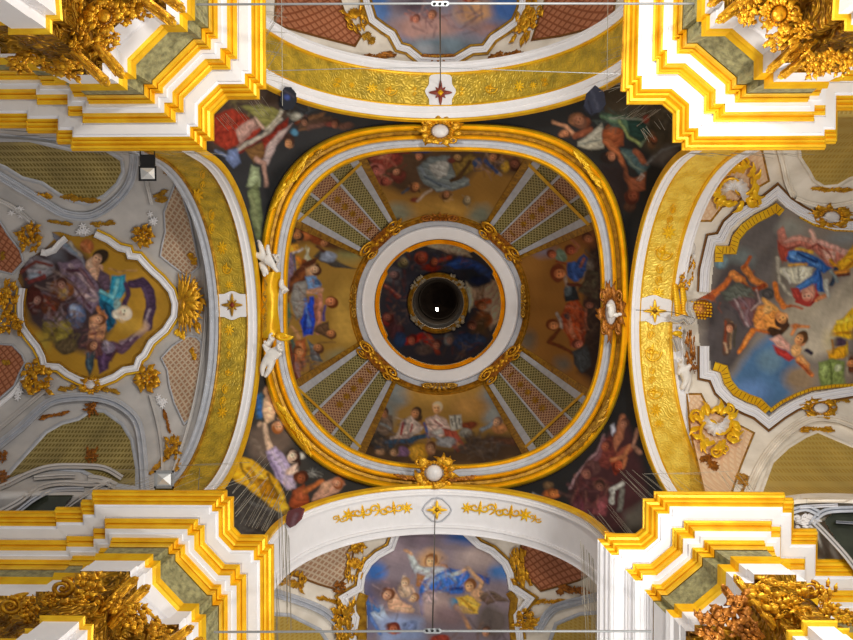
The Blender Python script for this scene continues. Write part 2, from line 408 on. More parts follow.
def ornament(kind, cx, cy, w, h, rot, zf, label, name, cat='ornament', group=None, m='goldo', boss='shellw', seed=0, dm=1.0):
    rs = random.Random(seed*31+int(cx*7+cy*3)); rot = math.radians(rot); sx, sy = w/2, h/2
    t = thing(name, label, cat, P(cx, cy, float(zf(np.array([cx]), np.array([cy]))[0])), group)
    B = lambda o, nm, mm, **k: o.build(nm, mm, t, cx, cy, sx, sy, rot, zf, dm, **k)
    G = M[m]
    if kind == 'rosette':
        a = OB(); n = 9
        for k in range(n):
            an = 2*PI*k/n+rs.uniform(-.2, .2); a.leaf(.28*math.cos(an), .28*math.sin(an), an, .7, .32, .45, rs.choice((-.9, .9)), 0, 2)
        B(a, 'leaf_wreath', G); b = OB()
        for k in range(6):
            an = 2*PI*k/6+.4; b.leaf(.05*math.cos(an), .05*math.sin(an), an, .45, .17, .5, .6, .3, 1)
        b.ball(0, 0, .5, .16); B(b, 'blossom', G)
    elif kind == 'cartouche':
        a = OB()
        for k in range(18):
            an = 2*PI*k/18+rs.uniform(-.1, .1); a.leaf(.45*math.cos(an), .45*math.sin(an), an+rs.choice((-.9, .9)), .68, .2, .5, rs.choice((-1.4, 1.4)), .1, 2)
        B(a, 'leaf_wreath', G); b = OB()
        for sgn in (-1, 1):
            b.scroll(sgn*.55, -.5, .26, PI/2, 1.5, .3, sgn, .15); b.scroll(sgn*.5, .52, .24, -PI/2, 1.5, .3, -sgn, .15)
        n = 20; pts = []
        for k in range(n): b.ball(.46*math.cos(2*PI*k/n), .52*math.sin(2*PI*k/n), .3, .1, .1, .12, 6)
        B(b, 'scrollwork', G); c = OB(); c.ball(0, 0, .12, .36, .42, .34, 14); B(c, 'oval_boss', M[boss], label='pale smooth boss' if boss == 'shellw' else None)
    elif kind == 'fan':         # shell fanning upwards (-y local)
        a = OB(); a.shell(0, .25, -PI/2, .72, 2.7, 9, .5)
        B(a, 'fan_shell', M[boss] if boss != 'shellw' else G); b = OB()
        for sgn in (-1, 1):
            b.scroll(sgn*.5, .45, .3, -PI/2+sgn*.5, 1.5, .3, sgn, .1); b.leaf(sgn*.3, .3, -PI/2+sgn*1.2, .85, .22, .45, -sgn*1.5, .05, 3)
            b.leaf(sgn*.2, .5, PI/2-sgn*.7, .6, .2, .4, sgn*1.3, .05, 2); b.leaf(sgn*.55, -.2, -PI/2+sgn*.4, .7, .18, .4, sgn*1.2, .05, 2)
        b.leaf(0, .5, PI/2, .5, .2, .4); B(b, 'acanthus_scrolls', G)
    elif kind == 'shellcart':   # white shell inside gilt C-scrolls
        a = OB(); a.shell(-.12, .14, -PI/3, .5, 4.2, 9, 1.1); B(a, 'fan_shell', M['shellw'], label='pearl white fluted shell'); b = OB()
        b.scroll(-.05, .05, .66, PI*.9, .55, .11, 1, .0); b.scroll(.05, .0, .7, -PI*.2, .5, .11, 1, .0)
        for k in range(20):
            an = 2*PI*k/20+rs.uniform(-.15, .15); b.leaf(.52*math.cos(an), .52*math.sin(an), an+rs.uniform(.2, 1.1), .62, .15, .4, rs.choice((-1.6, 1.6)), .1, 2)
        for (x, y, r) in ((.45, -.75, .22), (-.75, .3, .2), (.4, .7, .24), (-.35, -.6, .18), (.1, -.85, .16)): b.scroll(x, y, r, rs.random()*6, 1.5, .3, rs.choice((-1, 1)), .15)
        B(b, 'acanthus_scrolls', G)
    elif kind == 'spray':       # leaves reaching left and right of a flower
        a = OB()
        for sgn in (-1, 1):
            for k in range(4):
                an = (0 if sgn > 0 else PI)+rs.uniform(-.5, .5); a.leaf(sgn*(.1+.17*k), rs.uniform(-.3, .3), an, .5, .5, .35, rs.uniform(-1.3, 1.3), .05, 3)
            a.scroll(sgn*.45, sgn*.1, .28, 0, 1.3, .3, sgn, .1)
        B(a, 'leaf_spray', G); b = OB(); b.rosette(0, 0, .42, 7, .15); B(b, 'blossom', G)
    elif kind == 'cluster':     # irregular mass of leaves and curls
        a = OB()
        for k in range(30):
            x, y = rs.uniform(-.7, .7), rs.uniform(-.8, .8); a.leaf(x, y, rs.uniform(0, 6.28), .6, .24, .5, rs.uniform(-1.5, 1.5), rs.uniform(0, .35), 2)
        B(a, 'leaf_mass', G); b = OB()
        for k in range(5): b.scroll(rs.uniform(-.6, .6), rs.uniform(-.7, .7), .22, rs.random()*6, 1.4, .32, rs.choice((-1, 1)), .25)
        for k in range(6): b.ball(rs.uniform(-.6, .6), rs.uniform(-.6, .6), .4, .09)
        B(b, 'scrollwork', G)
    elif kind == 'crest':       # low palmette cresting with scrolls
        a = OB()
        for k in range(9):
            an = -PI/2+(k-4)*.32; a.leaf(.12*(k-4), .35, an, .85-.08*abs(k-4), .13, .35, (k-4)*.12, .05, 2)
        B(a, 'palmette', G); b = OB()
        for sgn in (-1, 1): b.scroll(sgn*.62, .3, .3, -PI/2, 1.5, .3, sgn, .1); b.leaf(sgn*.6, .4, 0 if sgn > 0 else PI, .4, .2, .3, 0, 0, 2)
        for k in range(9): b.ball(-.6+.15*k, .45, .15, .09, .14)
        B(b, 'scrollwork', G)
    return t
# ================================================================== the setting
def struct(o, label=None): o['kind'] = 'structure'; return o
# vault shells over the four arms (plain plaster) and the outer closing walls
hl = [(-40, 120), (180, 120), (206, 170), (222, 240), (222, 380), (206, 440), (170, 505), (-40, 530)]
struct(region('ceiling', hl, lambda x, y: z_clear(x, y, np.maximum(z_side(x, y)+.03, 14.75)), M['plaster'], None, 5))
hr = [(700, 110), (900, 70), (900, 660), (760, 570), (700, 505), (676, 430), (664, 380), (664, 240), (680, 180)]
struct(region('ceiling', hr, lambda x, y: z_clear(x, y, np.maximum(z_side(x, y)+.03, 14.75)), M['cream'], None, 5))
ht = [(255, -40), (640, -40), (640, 80), (610, 84), (255, 84)]
struct(region('ceiling', ht, lambda x, y: z_clear(x, y, z_nave(x, y)+.03), M['cream'], None, 5))
hb = [(262, 524), (602, 524), (602, 680), (262, 680)]
struct(region('ceiling', hb, lambda x, y: z_clear(x, y, z_nave(x, y)+.03), M['cream'], None, 5))
# masonry behind the shells
V = [(-16, -14, 22.6+19), (16, -14, 22.6+19), (16, 14, 22.6+19), (-16, 14, 22.6+19)]
struct(mesh('ceiling', V, [(0, 1, 2, 3)], M['dark'], None))
for nm, a, b in (('wall_left', (-16, -14), (-16, 14)), ('wall_right', (16, -14), (16, 14)), ('wall_front', (-16, -14), (16, -14)), ('wall_back', (-16, 14), (16, 14))):
    V = [(*a, 14), (*b, 14), (*b, 41.6), (*a, 41.6)]
    struct(mesh(nm, V, [(0, 1, 2, 3)], M['plaster'], None))

# ================================================================== the four crossing arches
def z_arch(s):
    ax, sg, yc, zs, R = ARCH[s]
    def f(x, y):
        sx, sy = slope(x, y); return circ(sy if ax == 0 else sx, yc, zs, R)
    return f
def arch_sweep(s, name, m, prof, parent):   # prof: list of (distance from crossing axis, drop)
    ax, sg, yc, zs, R = ARCH[s]; ts = [(-1, 13.9), (-1, 14.9)]+[('a', -PI/2+PI*i/56) for i in range(57)]+[(1, 14.9), (1, 13.9)]
    V = []; K = len(prof)
    for t in ts:
        for D, dr in prof:
            r = R-dr
            if t[0] == 'a': l, z = yc+r*math.sin(t[1]), zs+r*math.cos(t[1])
            else: l, z = yc+t[0]*r, t[1]
            V.append((sg*D, l, z+CAMZ) if ax == 0 else (l, sg*D, z+CAMZ))
    F = [(i*K+j, (i+1)*K+j, (i+1)*K+j+1, i*K+j+1) for i in range(len(ts)-1) for j in range(K-1)]
    return mesh(name, V, F, m, parent)
AL = {'L': 'crossing arch on the left with dull gilded soffit and grey-white outer rib', 'R': 'crossing arch on the right with the brightest gilded soffit, beside the cherub group',
      'T': 'crossing arch at the top with gilded soffit and maroon diamond at its crown', 'B': 'white crossing arch at the bottom with gilt scroll pattern on its soffit'}
arches = {}
for s in 'LRTB':
    ax, sg, yc, zs, R = ARCH[s]; d = AD[s]
    c = (sg*d[0], yc, zs+R+CAMZ) if ax == 0 else (yc, sg*d[0], zs+R+CAMZ)
    a = thing('crossing_arch', AL[s], 'arch', c, 'arches round the crossing'); arches[s] = a
    arch_sweep(s, 'gilded_edge', M['gold'], [(d[0]+.01, -.08), (d[0]+.02, .0), (d[0]+.04, .07), (d[1]-.04, .07), (d[1], .04)], a)
    arch_sweep(s, 'white_band', M['white'], [(d[1], .04), (d[1]+.02, .0), ((d[1]+d[2])/2-.02, .0), ((d[1]+d[2])/2, .03), (d[2]-.05, .03), (d[2], .05), (d[2], -.03)], a)
    if s == 'B':
        arch_sweep(s, 'soffit', M['white'], [(d[2], -.03), (d[3], -.03)], a)
        arch_sweep(s, 'rear_moulding', M['white'], [(d[3], -.03), (d[3], .03), (d[3]+.06, .05), (d[3]+.1, .0), (d[4]-.03, .0), (d[4], .05), (d[4]+.02, -.5)], a)
    else:
        arch_sweep(s, 'soffit', M['goldy' if s == 'R' else 'goldr'], [(d[2], -.03), (d[3], -.03)], a)
        for q in (d[2]+.0, d[3]-.07): arch_sweep(s, 'gilt_fillet', M['gold' if s != 'L' else 'goldd'], [(q, -.03), (q, .02), (q+.035, .04), (q+.07, .02), (q+.07, -.03)], a)
        arch_sweep(s, 'rear_moulding', M['bluegrey' if s == 'L' else 'white'], [(d[3], -.03), (d[3], .04), (d[3]+.08, .05), (d[3]+.1, .0), (d[4]-.07, .0), (d[4]-.05, .05), (d[4], .05), (d[4]+.01, -.6)], a)
# ornaments worked on the soffits
def soffit_bits(s, lst, m='gold'):
    zf = z_arch(s)
    for (x, y, w, h, rot, k) in lst:
        b = OB()
        if k == 'f': b.rosette(0, 0, .9, 8)
        elif k == 's':
            for sg in (-1, 1): b.scroll(0, sg*.5, .42, PI/2*sg, 1.5, .14, sg); b.leaf(0, sg*.1, PI/2*sg, .8, .2, .1, .8)
        elif k == 'c':
            b.scroll(0, 0, .9, 0, .95, .1); b.ball(0, 0, .1, .25)
            for q in range(4): b.leaf(0, 0, q*PI/2, .8, .18, .1, .5)
        b.build('relief_flower' if k == 'f' else 'relief_scroll', M[m], arches[s], x, y, w/2, h/2, math.radians(rot), lambda a, c: zf(a, c)+.02, .35)
soffit_bits('L', [(197, 196, 16, 18, 0, 'f'), (203, 180, 14, 20, 0, 's'), (212, 222, 16, 26, 0, 's'), (222, 248, 12, 16, 0, 'f'), (226, 268, 12, 16, 0, 'c'), (229, 285, 10, 10, 0, 'f'),
  (229, 330, 12, 14, 0, 'f'), (229, 350, 12, 20, 0, 's'), (228, 372, 10, 10, 0, 'c'), (224, 395, 16, 24, 10, 's'), (222, 412, 12, 14, 20, 'f')], 'gold')
soffit_bits('R', [(672, 215, 16, 22, 15, 's'), (669, 232, 16, 18, 10, 'f'), (663, 252, 22, 22, 8, 'c'), (660, 275, 20, 22, 5, 's'), (658, 293, 16, 14, 0, 'f'),
  (652, 330, 22, 20, 0, 's'), (652, 352, 22, 24, 0, 'c'), (653, 375, 18, 18, 0, 's'), (654, 392, 20, 18, 0, 'c'), (656, 410, 14, 16, 0, 'f'), (659, 423, 12, 10, 0, 'f')], 'gold')
soffit_bits('T', [(338, 83, 20, 10, 20, 's'), (352, 85, 8, 8, 0, 'f'), (390, 90, 16, 14, 0, 'c'), (372, 88, 14, 12, 0, 'f'), (415, 91, 12, 10, 0, 's'), (462, 91, 12, 10, 0, 's'),
  (490, 88, 16, 14, 0, 'c'), (519, 86, 12, 14, 0, 'f'), (533, 85, 9, 9, 0, 'f'), (545, 82, 16, 9, -12, 's')], 'gold')
for sgx in (-1, 1):   # gilt strapwork on the white arch
    L = [(30, 509, 13, 13, 'f'), (43, 509, 20, 17, 'c'), (58, 511, 20, 17, 's'), (74, 513, 20, 17, 'c'), (88, 516, 15, 15, 'f'), (98, 520, 14, 11, 's')]
    zf = z_arch('B')
    for dx, y, w, h, k in L:
        x = 437+sgx*dx; b = OB()
        if k == 'c': b.scroll(-.5, 0, .5, 0, 1.1, .24); b.scroll(.5, 0, .5, PI, 1.1, .24, -1); b.leaf(0, 0, PI/2, .9, .2, .1); b.leaf(0, 0, -PI/2, .9, .2, .1); b.ball(0, 0, .1, .25)
        elif k == 's':
            for q in (-1, 1): b.scroll(q*.45, q*.2, .45, 0, 1.2, .24, q); b.leaf(0, 0, q*PI/2+.3, .95, .16, .1, q); b.leaf(q*.3, 0, 0, .7, .14, .1, -q)
        else: b.rosette(0, 0, .95, 7)
        b.build('gilt_strapwork', M['gold'], arches['B'], x, y-1, w/2, h/2, sgx*.12, lambda a, c: zf(a, c)+.02, .5)
# crown emblems (part of each arch)
def emblem(s, x, y, w, h, m1, m2, plate):
    zf = z_arch(s)
    if plate: pq = np.array(densify(smooth_path(plate, True, 3), True, 2)); cq = pq.mean(0); al = np.vstack([pq, cq+(pq-cq)*.5, [cq]]); n_ = len(pq); mesh('crown_plate', W(al[:, 0], al[:, 1], zf(al[:, 0], al[:, 1])-.03), [(i, (i+1) % n_, n_+(i+1) % n_, n_+i) for i in range(n_)]+[(n_+i, n_+(i+1) % n_, 2*n_) for i in range(n_)], M['white'], arches[s])
    b = OB()
    for q in range(4): b.leaf(0, 0, q*PI/2, 1.0, .3, .15, 0, .05, 1)
    for q in range(4): b.leaf(0, 0, q*PI/2+PI/4, .6, .2, .15, 0, .05, 1)
    b.build('crown_emblem', M[m1], arches[s], x, y, w/2, h/2, 0, lambda a, c: zf(a, c)-.05, .6)
    c = OB(); c.ball(0, 0, .15, .3, .3, .25, 4); c.build('emblem_centre', M[m2], arches[s], x, y, w/2, h/2, 0, lambda a, c: zf(a, c)-.05, .6)
emblem('L', 232, 305, 22, 24, 'goldd', 'maroon', [(216, 296), (224, 294), (232, 291), (240, 294), (248, 296), (248, 315), (240, 317), (232, 320), (224, 317), (216, 315)])
emblem('R', 655, 311, 24, 24, 'gold', 'goldd', [(636, 302), (646, 297), (655, 295), (662, 298), (673, 302), (673, 320), (662, 322), (654, 325), (646, 321), (636, 320)])
emblem('T', 440.5, 92.5, 24, 26, 'maroon', 'gold', [(431, 75), (450, 75), (452, 84), (456, 91), (452, 99), (450, 106), (431, 106), (429, 99), (425, 91), (429, 84)])
emblem('B', 437, 510, 22, 20, 'gold', 'goldd', None)
t2 = [(437+13*math.cos(2*PI*k/16)*(1+.12*math.cos(8*PI*k/16)), 510+12*math.sin(2*PI*k/16)) for k in range(16)]
mould('roundel', t2, halfround(1.5, .03, 3), lambda a, c: z_arch('B')(a, c)+.0, M['bluegrey'], arches['B'], closed=True)

# ================================================================== pendentives
PN = {}
def pend(key, label, poly, bg, txt, seed):
    o = fresco('pendentive', poly, z_pend, bg, txt, None, 1.15, 0, seed, FG['pend'])
    tag(o, label, 'fresco', 'painted pendentives under the dome'); PN[key] = o
FG = {'pend': 1.0, 'dome': 1.15, 'cup': 1.7, 'L': 1.0, 'R': 1.0, 'T': 1.0, 'B': 1.0}
pend('TL', 'dark fresco corner above the upper left cornice, figures in red and olive drapery', [(196, 60), (300, 70), (370, 105), (442, 118), (442, 150), (372, 150), (320, 172), (286, 215), (268, 262), (262, 330), (250, 330), (238, 240), (222, 180), (200, 150)], '35363a', '''
54463e p~ 205 150 208 100 230 92 262 86 292 100 290 118 262 126 240 150; 4c4038 r 240 105 34 14 26 5 6a5c48 3e3834 8a7c50;
a03828 p 212 116 232 108 244 114 250 120 262 128 256 136 240 144 226 150 214 142; 7e241c r 228 128 14 14 16 5 b84434 983020;
8a2c20 p 262 140 276 128 288 118 286 132 276 146 266 158 260 156; 7a2018 l 4 240 152 258 140 274 128;
c49c92 p 236 130 246 122 254 118 258 126 250 134 240 146; a88078 l 3 238 146 250 132 262 124; cfa8a0 l 2 240 138 252 126;
8c8a50 p 240 106 262 104 282 110 278 122 266 130 254 116; a8a468 l 3 256 112 272 118; e6e0d0 l 4>2 284 108 276 120 266 130; d8b8a8 l 3 256 118 264 128;
c8c0b4 l 4 238 150 254 140 268 132 280 120; 7486b4 p 228 150 238 148 241 162 234 168 226 160; 8898c0 l 3 216 150 226 156; 
7a5834 p 244 150 262 142 266 154 254 162; b8a4a4 p 262 160 266 146 278 132 292 124 280 140 272 156 268 166; d8c4c0 l 2.5 266 156 270 144 284 130; 
c0988a l 5>4 256 158 264 164 266 176 266 186; 9aa884 p 246 186 252 164 260 168 260 186; 74805a p 248 190 258 180 262 212 262 250 252 226; 8a946a l 4 252 196 258 230; 
46302a e 289 139 6 5; cc9468 e 290 144 4.5 3.5; 5890b4 e 294 132 4 3; 7c5a40 p 298 130 310 116 326 112 320 124 306 130; 5a4438 l 5 300 126 330 118; a0a094 e 297 117 7 5; d0d0c8 e 298 116 3 2;
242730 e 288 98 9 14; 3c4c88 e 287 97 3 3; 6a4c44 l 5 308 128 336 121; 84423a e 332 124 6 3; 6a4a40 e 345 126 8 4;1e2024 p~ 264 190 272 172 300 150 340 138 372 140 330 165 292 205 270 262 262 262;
74381e l 3 296 124 306 116; 506070 r 300 112 14 8 16 3 8a8c84 4a4440; cc9468 h 289 143 4.8 -80 46302a; 94604a h 335 124 4.2 -90 3c2a24; 8c6450 h 304.7 122 4 -110 3a2c28''', 11)
pend('TR', 'dark fresco corner above the upper right cornice, a stooping bare-armed figure in green', [(442, 118), (520, 108), (600, 75), (690, 60), (700, 150), (675, 160), (655, 190), (640, 235), (632, 300), (626, 300), (620, 250), (600, 200), (572, 168), (520, 146), (442, 150)], '2a2c30', '''
4c4438 p~ 592 84 625 80 640 104 672 108 676 146 656 156 636 140 610 120 592 100; 5c5444 r 645 122 30 16 40 6 403c36 70685c 3a3830;
383c4e p 586 98 596 86 605 94 604 110 592 116 582 108; 464a5c l 4 592 92 598 108; 9c6a4c e 578 120 9 7; 7c4834 e 584 122 6 6; c89474 l 4 553 122 566 127 573 134; b87c5a e 565 134 5 3.5; 8a503a l 7 575 136 590 130;
b8b8ac p 578 142 594 130 602 122 604 148 592 150 578 146; d0d0c6 l 3 588 140 600 130; 86908c l 2 580 144 600 140; 
8c4a2e p 602 130 608 124 622 130 624 145 612 150 604 144; a85c38 e 610 133 6 7; b46a44 l 7>5 606 142 616 150 622 162 628 180; 
4c6c58 p 600 112 615 115 640 118 650 132 642 144 628 132 612 126; 66886a l 4 602 116 618 122; a4b878 l 3 619 121 628 136 640 145; 8aa088 l 2 640 145 648 138; 234440 p 626 118 645 122 650 134 640 142 630 134;
4a646a p 620 148 636 150 650 166 642 178 628 164; 7c9088 l 2.5 622 152 634 166 644 172; 261e20 e 609 158 9 6; ac6a48 e 611 157 4.5 5.5; a86448 l 7>5 636 152 646 164;
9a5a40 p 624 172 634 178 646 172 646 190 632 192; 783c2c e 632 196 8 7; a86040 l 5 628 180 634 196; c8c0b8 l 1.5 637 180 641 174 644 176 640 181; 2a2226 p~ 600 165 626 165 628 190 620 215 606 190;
74543c e 652 140 5 9; 9a5030 e 654 140 3 4; 6e6a6a p~ 650 162 668 146 676 150 664 166; 84888a l 2 644 166 664 150 680 144; 8a3c34 e 646 119 4 4; a8a8a0 l 1 610 118 642 119; 5a6c68 r 612 118 20 10 20 4 4a5c58 38443e;
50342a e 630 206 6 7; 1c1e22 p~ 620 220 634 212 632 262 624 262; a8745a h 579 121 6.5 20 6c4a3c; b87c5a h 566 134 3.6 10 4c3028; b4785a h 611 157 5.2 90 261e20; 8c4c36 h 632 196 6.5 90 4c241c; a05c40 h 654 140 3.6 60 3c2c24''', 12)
pend('BL', 'fresco corner with a woman in yellow skirt and falling putto, lower left of the dome', [(262, 290), (264, 350), (272, 392), (298, 440), (340, 470), (390, 486), (442, 488), (442, 500), (360, 505), (300, 540), (262, 590), (215, 590), (200, 500), (230, 470), (240, 430), (250, 380), (254, 290)], '3c3a38', '''
40647c p 256 394 262 392 266 402 262 420 256 418; 3a6cb0 l 4 258 396 260 416; 2850b0 p 272 398 290 401 292 410 280 411 272 406; 3c68c8 l 3 276 401 290 406; 
dcb896 p 264 398 274 392 277 408 274 420 266 424 262 412; c89a74 l 5>4 270 384 266 392 272 402; d0a480 l 4 280 400 279 418; c47c44 e 278 427 6 5; e8b890 e 276 426 3 3; e8e4d8 e 285 421 5 3; f0c040 e 285 414 3 2; dcb898 e 260 425 3 3;
6c5c52 p~ 248 432 262 424 275 430 292 430 292 446 275 462 262 462 250 454; 7e6e62 l 6 254 440 264 456;
dcbca0 l 4>7 265 424 267 438 271 452; b4a4c8 p 266 452 275 446 288 460 294 476 286 488 276 478; d0c0dc l 4 272 452 286 472; 8c7aa4 l 2 268 456 280 478;
e4c4b2 p 286 470 298 462 299 478 290 490 284 484; 382018 p 286 454 292 448 299 452 301 464 296 470 298 458; ecccb4 e 293 457 4.5 6 20; c07060 e 292 459 1.2 1.2; dcdcd4 e 302 455 3.5 3;
dca81e p 222 472 240 456 252 460 264 468 278 480 286 500 291 512 277 514 262 500 248 488 234 480; f0c43c l 5 244 462 262 476 282 498; e8b830 l 4 232 466 244 464; b07810 p 256 478 270 480 278 500 262 496; 8c6416 l 3 268 474 277 496; c89018 l 4 250 468 258 486; 94701c l 3 240 464 252 482; e8bc30 e 284 508 6 6;
bcacc8 p 284 474 297 476 295 488 286 490; d8c8dc l 3 286 478 292 486; 
9c4a28 p 292 490 304 484 309 498 312 510 300 516 290 506; b8603a e 300 494 6 7; 64301a e 301 477 6.5 6; c4703c l 5 304 491 314 486 322 481; c89880 p 314 494 328 480 338 476 345 484 338 493 322 500 312 502; d8a888 e 326 486 5 5; b46c44 e 338 482 6 5; bcbcb4 r 314 473 8 4 16 2 dcdcd8 8a8a88; 
7c3836 p 292 510 308 508 306 526 294 538 284 530 286 514; 8a6070 p~ 288 522 300 520 298 534 288 540; 6c6a6a p 245 500 262 506 284 514 280 520 262 516; 8a8a8a l 2 250 502 280 514; 
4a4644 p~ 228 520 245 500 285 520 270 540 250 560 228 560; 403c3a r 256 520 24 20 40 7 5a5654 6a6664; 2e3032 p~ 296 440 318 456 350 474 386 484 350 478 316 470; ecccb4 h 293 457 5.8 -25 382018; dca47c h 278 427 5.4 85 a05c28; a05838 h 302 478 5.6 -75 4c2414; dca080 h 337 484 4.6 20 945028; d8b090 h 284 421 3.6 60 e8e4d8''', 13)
pend('BR', 'maroon toned fresco corner with crowded veiled figures, lower right of the dome', [(632, 290), (626, 370), (600, 430), (560, 468), (500, 484), (442, 488), (442, 500), (520, 505), (560, 530), (590, 560), (620, 560), (670, 520), (668, 490), (650, 450), (640, 400), (636, 300)], '242528', '''
46292e p~ 570 498 578 478 592 462 602 442 616 428 626 420 634 440 642 470 646 490 640 510 622 528 600 540 580 520; 
a86c50 l 7>8 622 418 620 434 612 450; 8c4c3c l 9 630 448 618 456 606 462; 6c3430 p 600 440 612 436 616 456 608 470 598 466; bcc0d4 p 610 426 614 423 616 432 613 436; a88890 l 2.5 604 434 597 452 588 462 578 474 570 488; 7a5058 l 4 604 438 598 456 590 466; 
8c5c50 e 587 472 5.5 6; 5c3c3c e 592 468 8 8; 8c5c50 e 587 473 4.5 5; 9c4c34 e 606 446 5 5; ac4a28 e 617 466 5 7; 8c3420 l 3 612 458 616 474; c07c54 l 4 612 460 624 456 630 446; c07850 l 4 622 468 626 458; 
ccd0cc l 5 612 502 612 490 622 484; e0e4e0 l 2 613 496 614 488 621 485; 7c7c76 l 5 622 490 620 510; 904c54 p 594 502 608 494 607 516 590 514; a86068 l 2 598 510 606 496; 7c5248 e 600 484 8 6; 5c5852 p~ 624 515 642 502 646 525 628 532; 
b06030 e 552 494 9 4; c87840 e 556 493 4 3; 6c543c e 548 486 5 4; 8c7430 l 4 534 497 548 499; a8a8a8 l 3 534 494 542 497; 503c3a l 4 560 492 572 498; 5c2c3a p 570 510 578 496 592 500 590 520 580 524; 6c4448 r 592 496 22 18 46 5 4a2a30 8a5c54 3a2226 7a3c40;
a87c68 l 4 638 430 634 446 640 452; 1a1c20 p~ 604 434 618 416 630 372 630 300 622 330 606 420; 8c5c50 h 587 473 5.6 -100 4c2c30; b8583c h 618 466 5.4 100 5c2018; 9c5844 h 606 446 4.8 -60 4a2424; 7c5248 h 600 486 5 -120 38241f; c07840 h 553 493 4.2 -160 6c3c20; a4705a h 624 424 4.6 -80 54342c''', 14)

def spill(label, poly, s, bg, txt, seed):
    zf = z_arch(s); o = fresco('painted_overspill', poly, lambda x, y: zf(x, y)-.2, bg, txt, None, .6, 0, seed); tag(o, label, 'fresco')
spill('dark round painted drapery end lapping over the upper arch, left', [(281, 92), (285, 87), (291, 87), (296, 93), (297, 101), (293, 109), (284, 110), (280, 100)], 'T', '262a34', '3c4c88 e 287 97 3 3; 4a4450 l 2 284 90 294 96', 71)
spill('blue-grey painted drapery lapping over the upper arch, right', [(586, 94), (595, 85), (604, 92), (606, 104), (600, 112), (590, 114), (584, 106)], 'T', '383c4e', '4a4e60 l 4 592 92 598 108; 2c3040 l 2 588 100 592 112', 72)
spill('maroon painted cloth lapping over the white bottom arch, left', [(288, 511), (300, 507), (305, 509), (302, 519), (296, 525), (290, 528), (286, 524), (286, 517)], 'B', '5c3034', '6a4c54 l 4 290 530 297 514; 84484c l 2 300 522 305 510', 73)

# ================================================================== ring cornice at the foot of the dome
RC = (444, 308)
def ring(s, n=144, c=RC):
    return [(c[0]+float(ro(2*PI*k/n))*s*math.cos(2*PI*k/n), c[1]+float(ro(2*PI*k/n))*s*math.sin(2*PI*k/n)) for k in range(n)]
dc = thing('dome_cornice', 'gilded and white rounded ring cornice at the foot of the dome', 'cornice', P(444, 308, 20.5))
def band(name, m, lv, parent, c=RC, n=144, rf=None, zq=None):   # lv: (scale, z)
    V = []
    for s, z in lv:
        for k in range(n):
            th = 2*PI*k/n; r = (float(ro(th)) if rf is None else rf)*s
            V.append(W(c[0]+r*math.cos(th), c[1]+r*math.sin(th), z))
    F = [(i*n+k, i*n+(k+1) % n, (i+1)*n+(k+1) % n, (i+1)*n+k) for i in range(len(lv)-1) for k in range(n)]
    return mesh(name, np.array(V), F, m, parent)
band('gilded_outer_moulding', M['gold'], [(1.01, 20.4), (1.0, 20.15), (.99, 20.1), (.982, 20.17), (.972, 20.13), (.965, 20.25)], dc)
band('tan_frieze', M['goldd'], [(.965, 20.25), (.962, 20.42), (.945, 20.48), (.94, 20.40)], dc)
band('gilded_rope_moulding', M['gold'], [(.94, 20.40), (.934, 20.36), (.928, 20.45), (.92, 20.42), (.915, 20.55)], dc)
band('white_fascia', M['bluegrey'], [(.915, 20.55), (.91, 20.62), (.893, 20.66), (.891, 20.63), (.876, 20.68)], dc)
band('gilded_inner_moulding', M['gold'], [(.876, 20.68), (.872, 20.63), (.866, 20.68), (.860, 20.66), (.853, 20.75), (.85, 21.6)], dc)

# ================================================================== dome
dm = thing('painted_dome', 'painted dome above the ring cornice with four frescoes and four lattice ribs', 'dome', P(442, 309, 24))
lines = {'TL': ((294, 218), (357.5, 158.7), (364, 253.7), (395, 225)), 'TR': ((533.7, 160), (594, 221), (486, 229), (516, 257)),
         'BR': ((582, 394), (526, 446), (517, 348), (486, 381)), 'BL': ((360, 446), (298, 388), (395, 375), (362, 345))}
def ext(a, b, f): return (b[0]+(a[0]-b[0])*f, b[1]+(a[1]-b[1])*f)
o_ = {}
for k, (A, B, A1, B1) in lines.items(): o_[k] = (ext(A, A1, 1.12), ext(B, B1, 1.12), ext(A1, A, 1.1), ext(B1, B, 1.1))
outer = ring(.875)
def fpoly(k1, i1, k2, i2, side):      # sector between two rib edges
    A = o_[k1][i1]; A1 = o_[k1][i1+2]; B = o_[k2][i2]; B1 = o_[k2][i2+2]
    mid = {'T': (440, 136), 'R': (608, 309), 'B': (440, 474), 'L': (274, 309)}[side]
    a0 = math.atan2(A1[1]-304.7, A1[0]-440); b0 = math.atan2(B1[1]-304.7, B1[0]-440)
    d = (b0-a0+PI) % (2*PI)-PI
    inn = [(440+80*math.cos(a0+d*i/12), 304.7+80*math.sin(a0+d*i/12)) for i in range(13)]
    a2 = math.atan2(A[1]-308, A[0]-444); b2 = math.atan2(B[1]-308, B[0]-444); d2 = (b2-a2+PI) % (2*PI)-PI
    outp = [(444+.885*float(ro(a2+d2*i/16))*math.cos(a2+d2*i/16), 308+.885*float(ro(a2+d2*i/16))*math.sin(a2+d2*i/16)) for i in range(17)]
    return [tuple(map(float, p)) for p in outp+inn[::-1]]
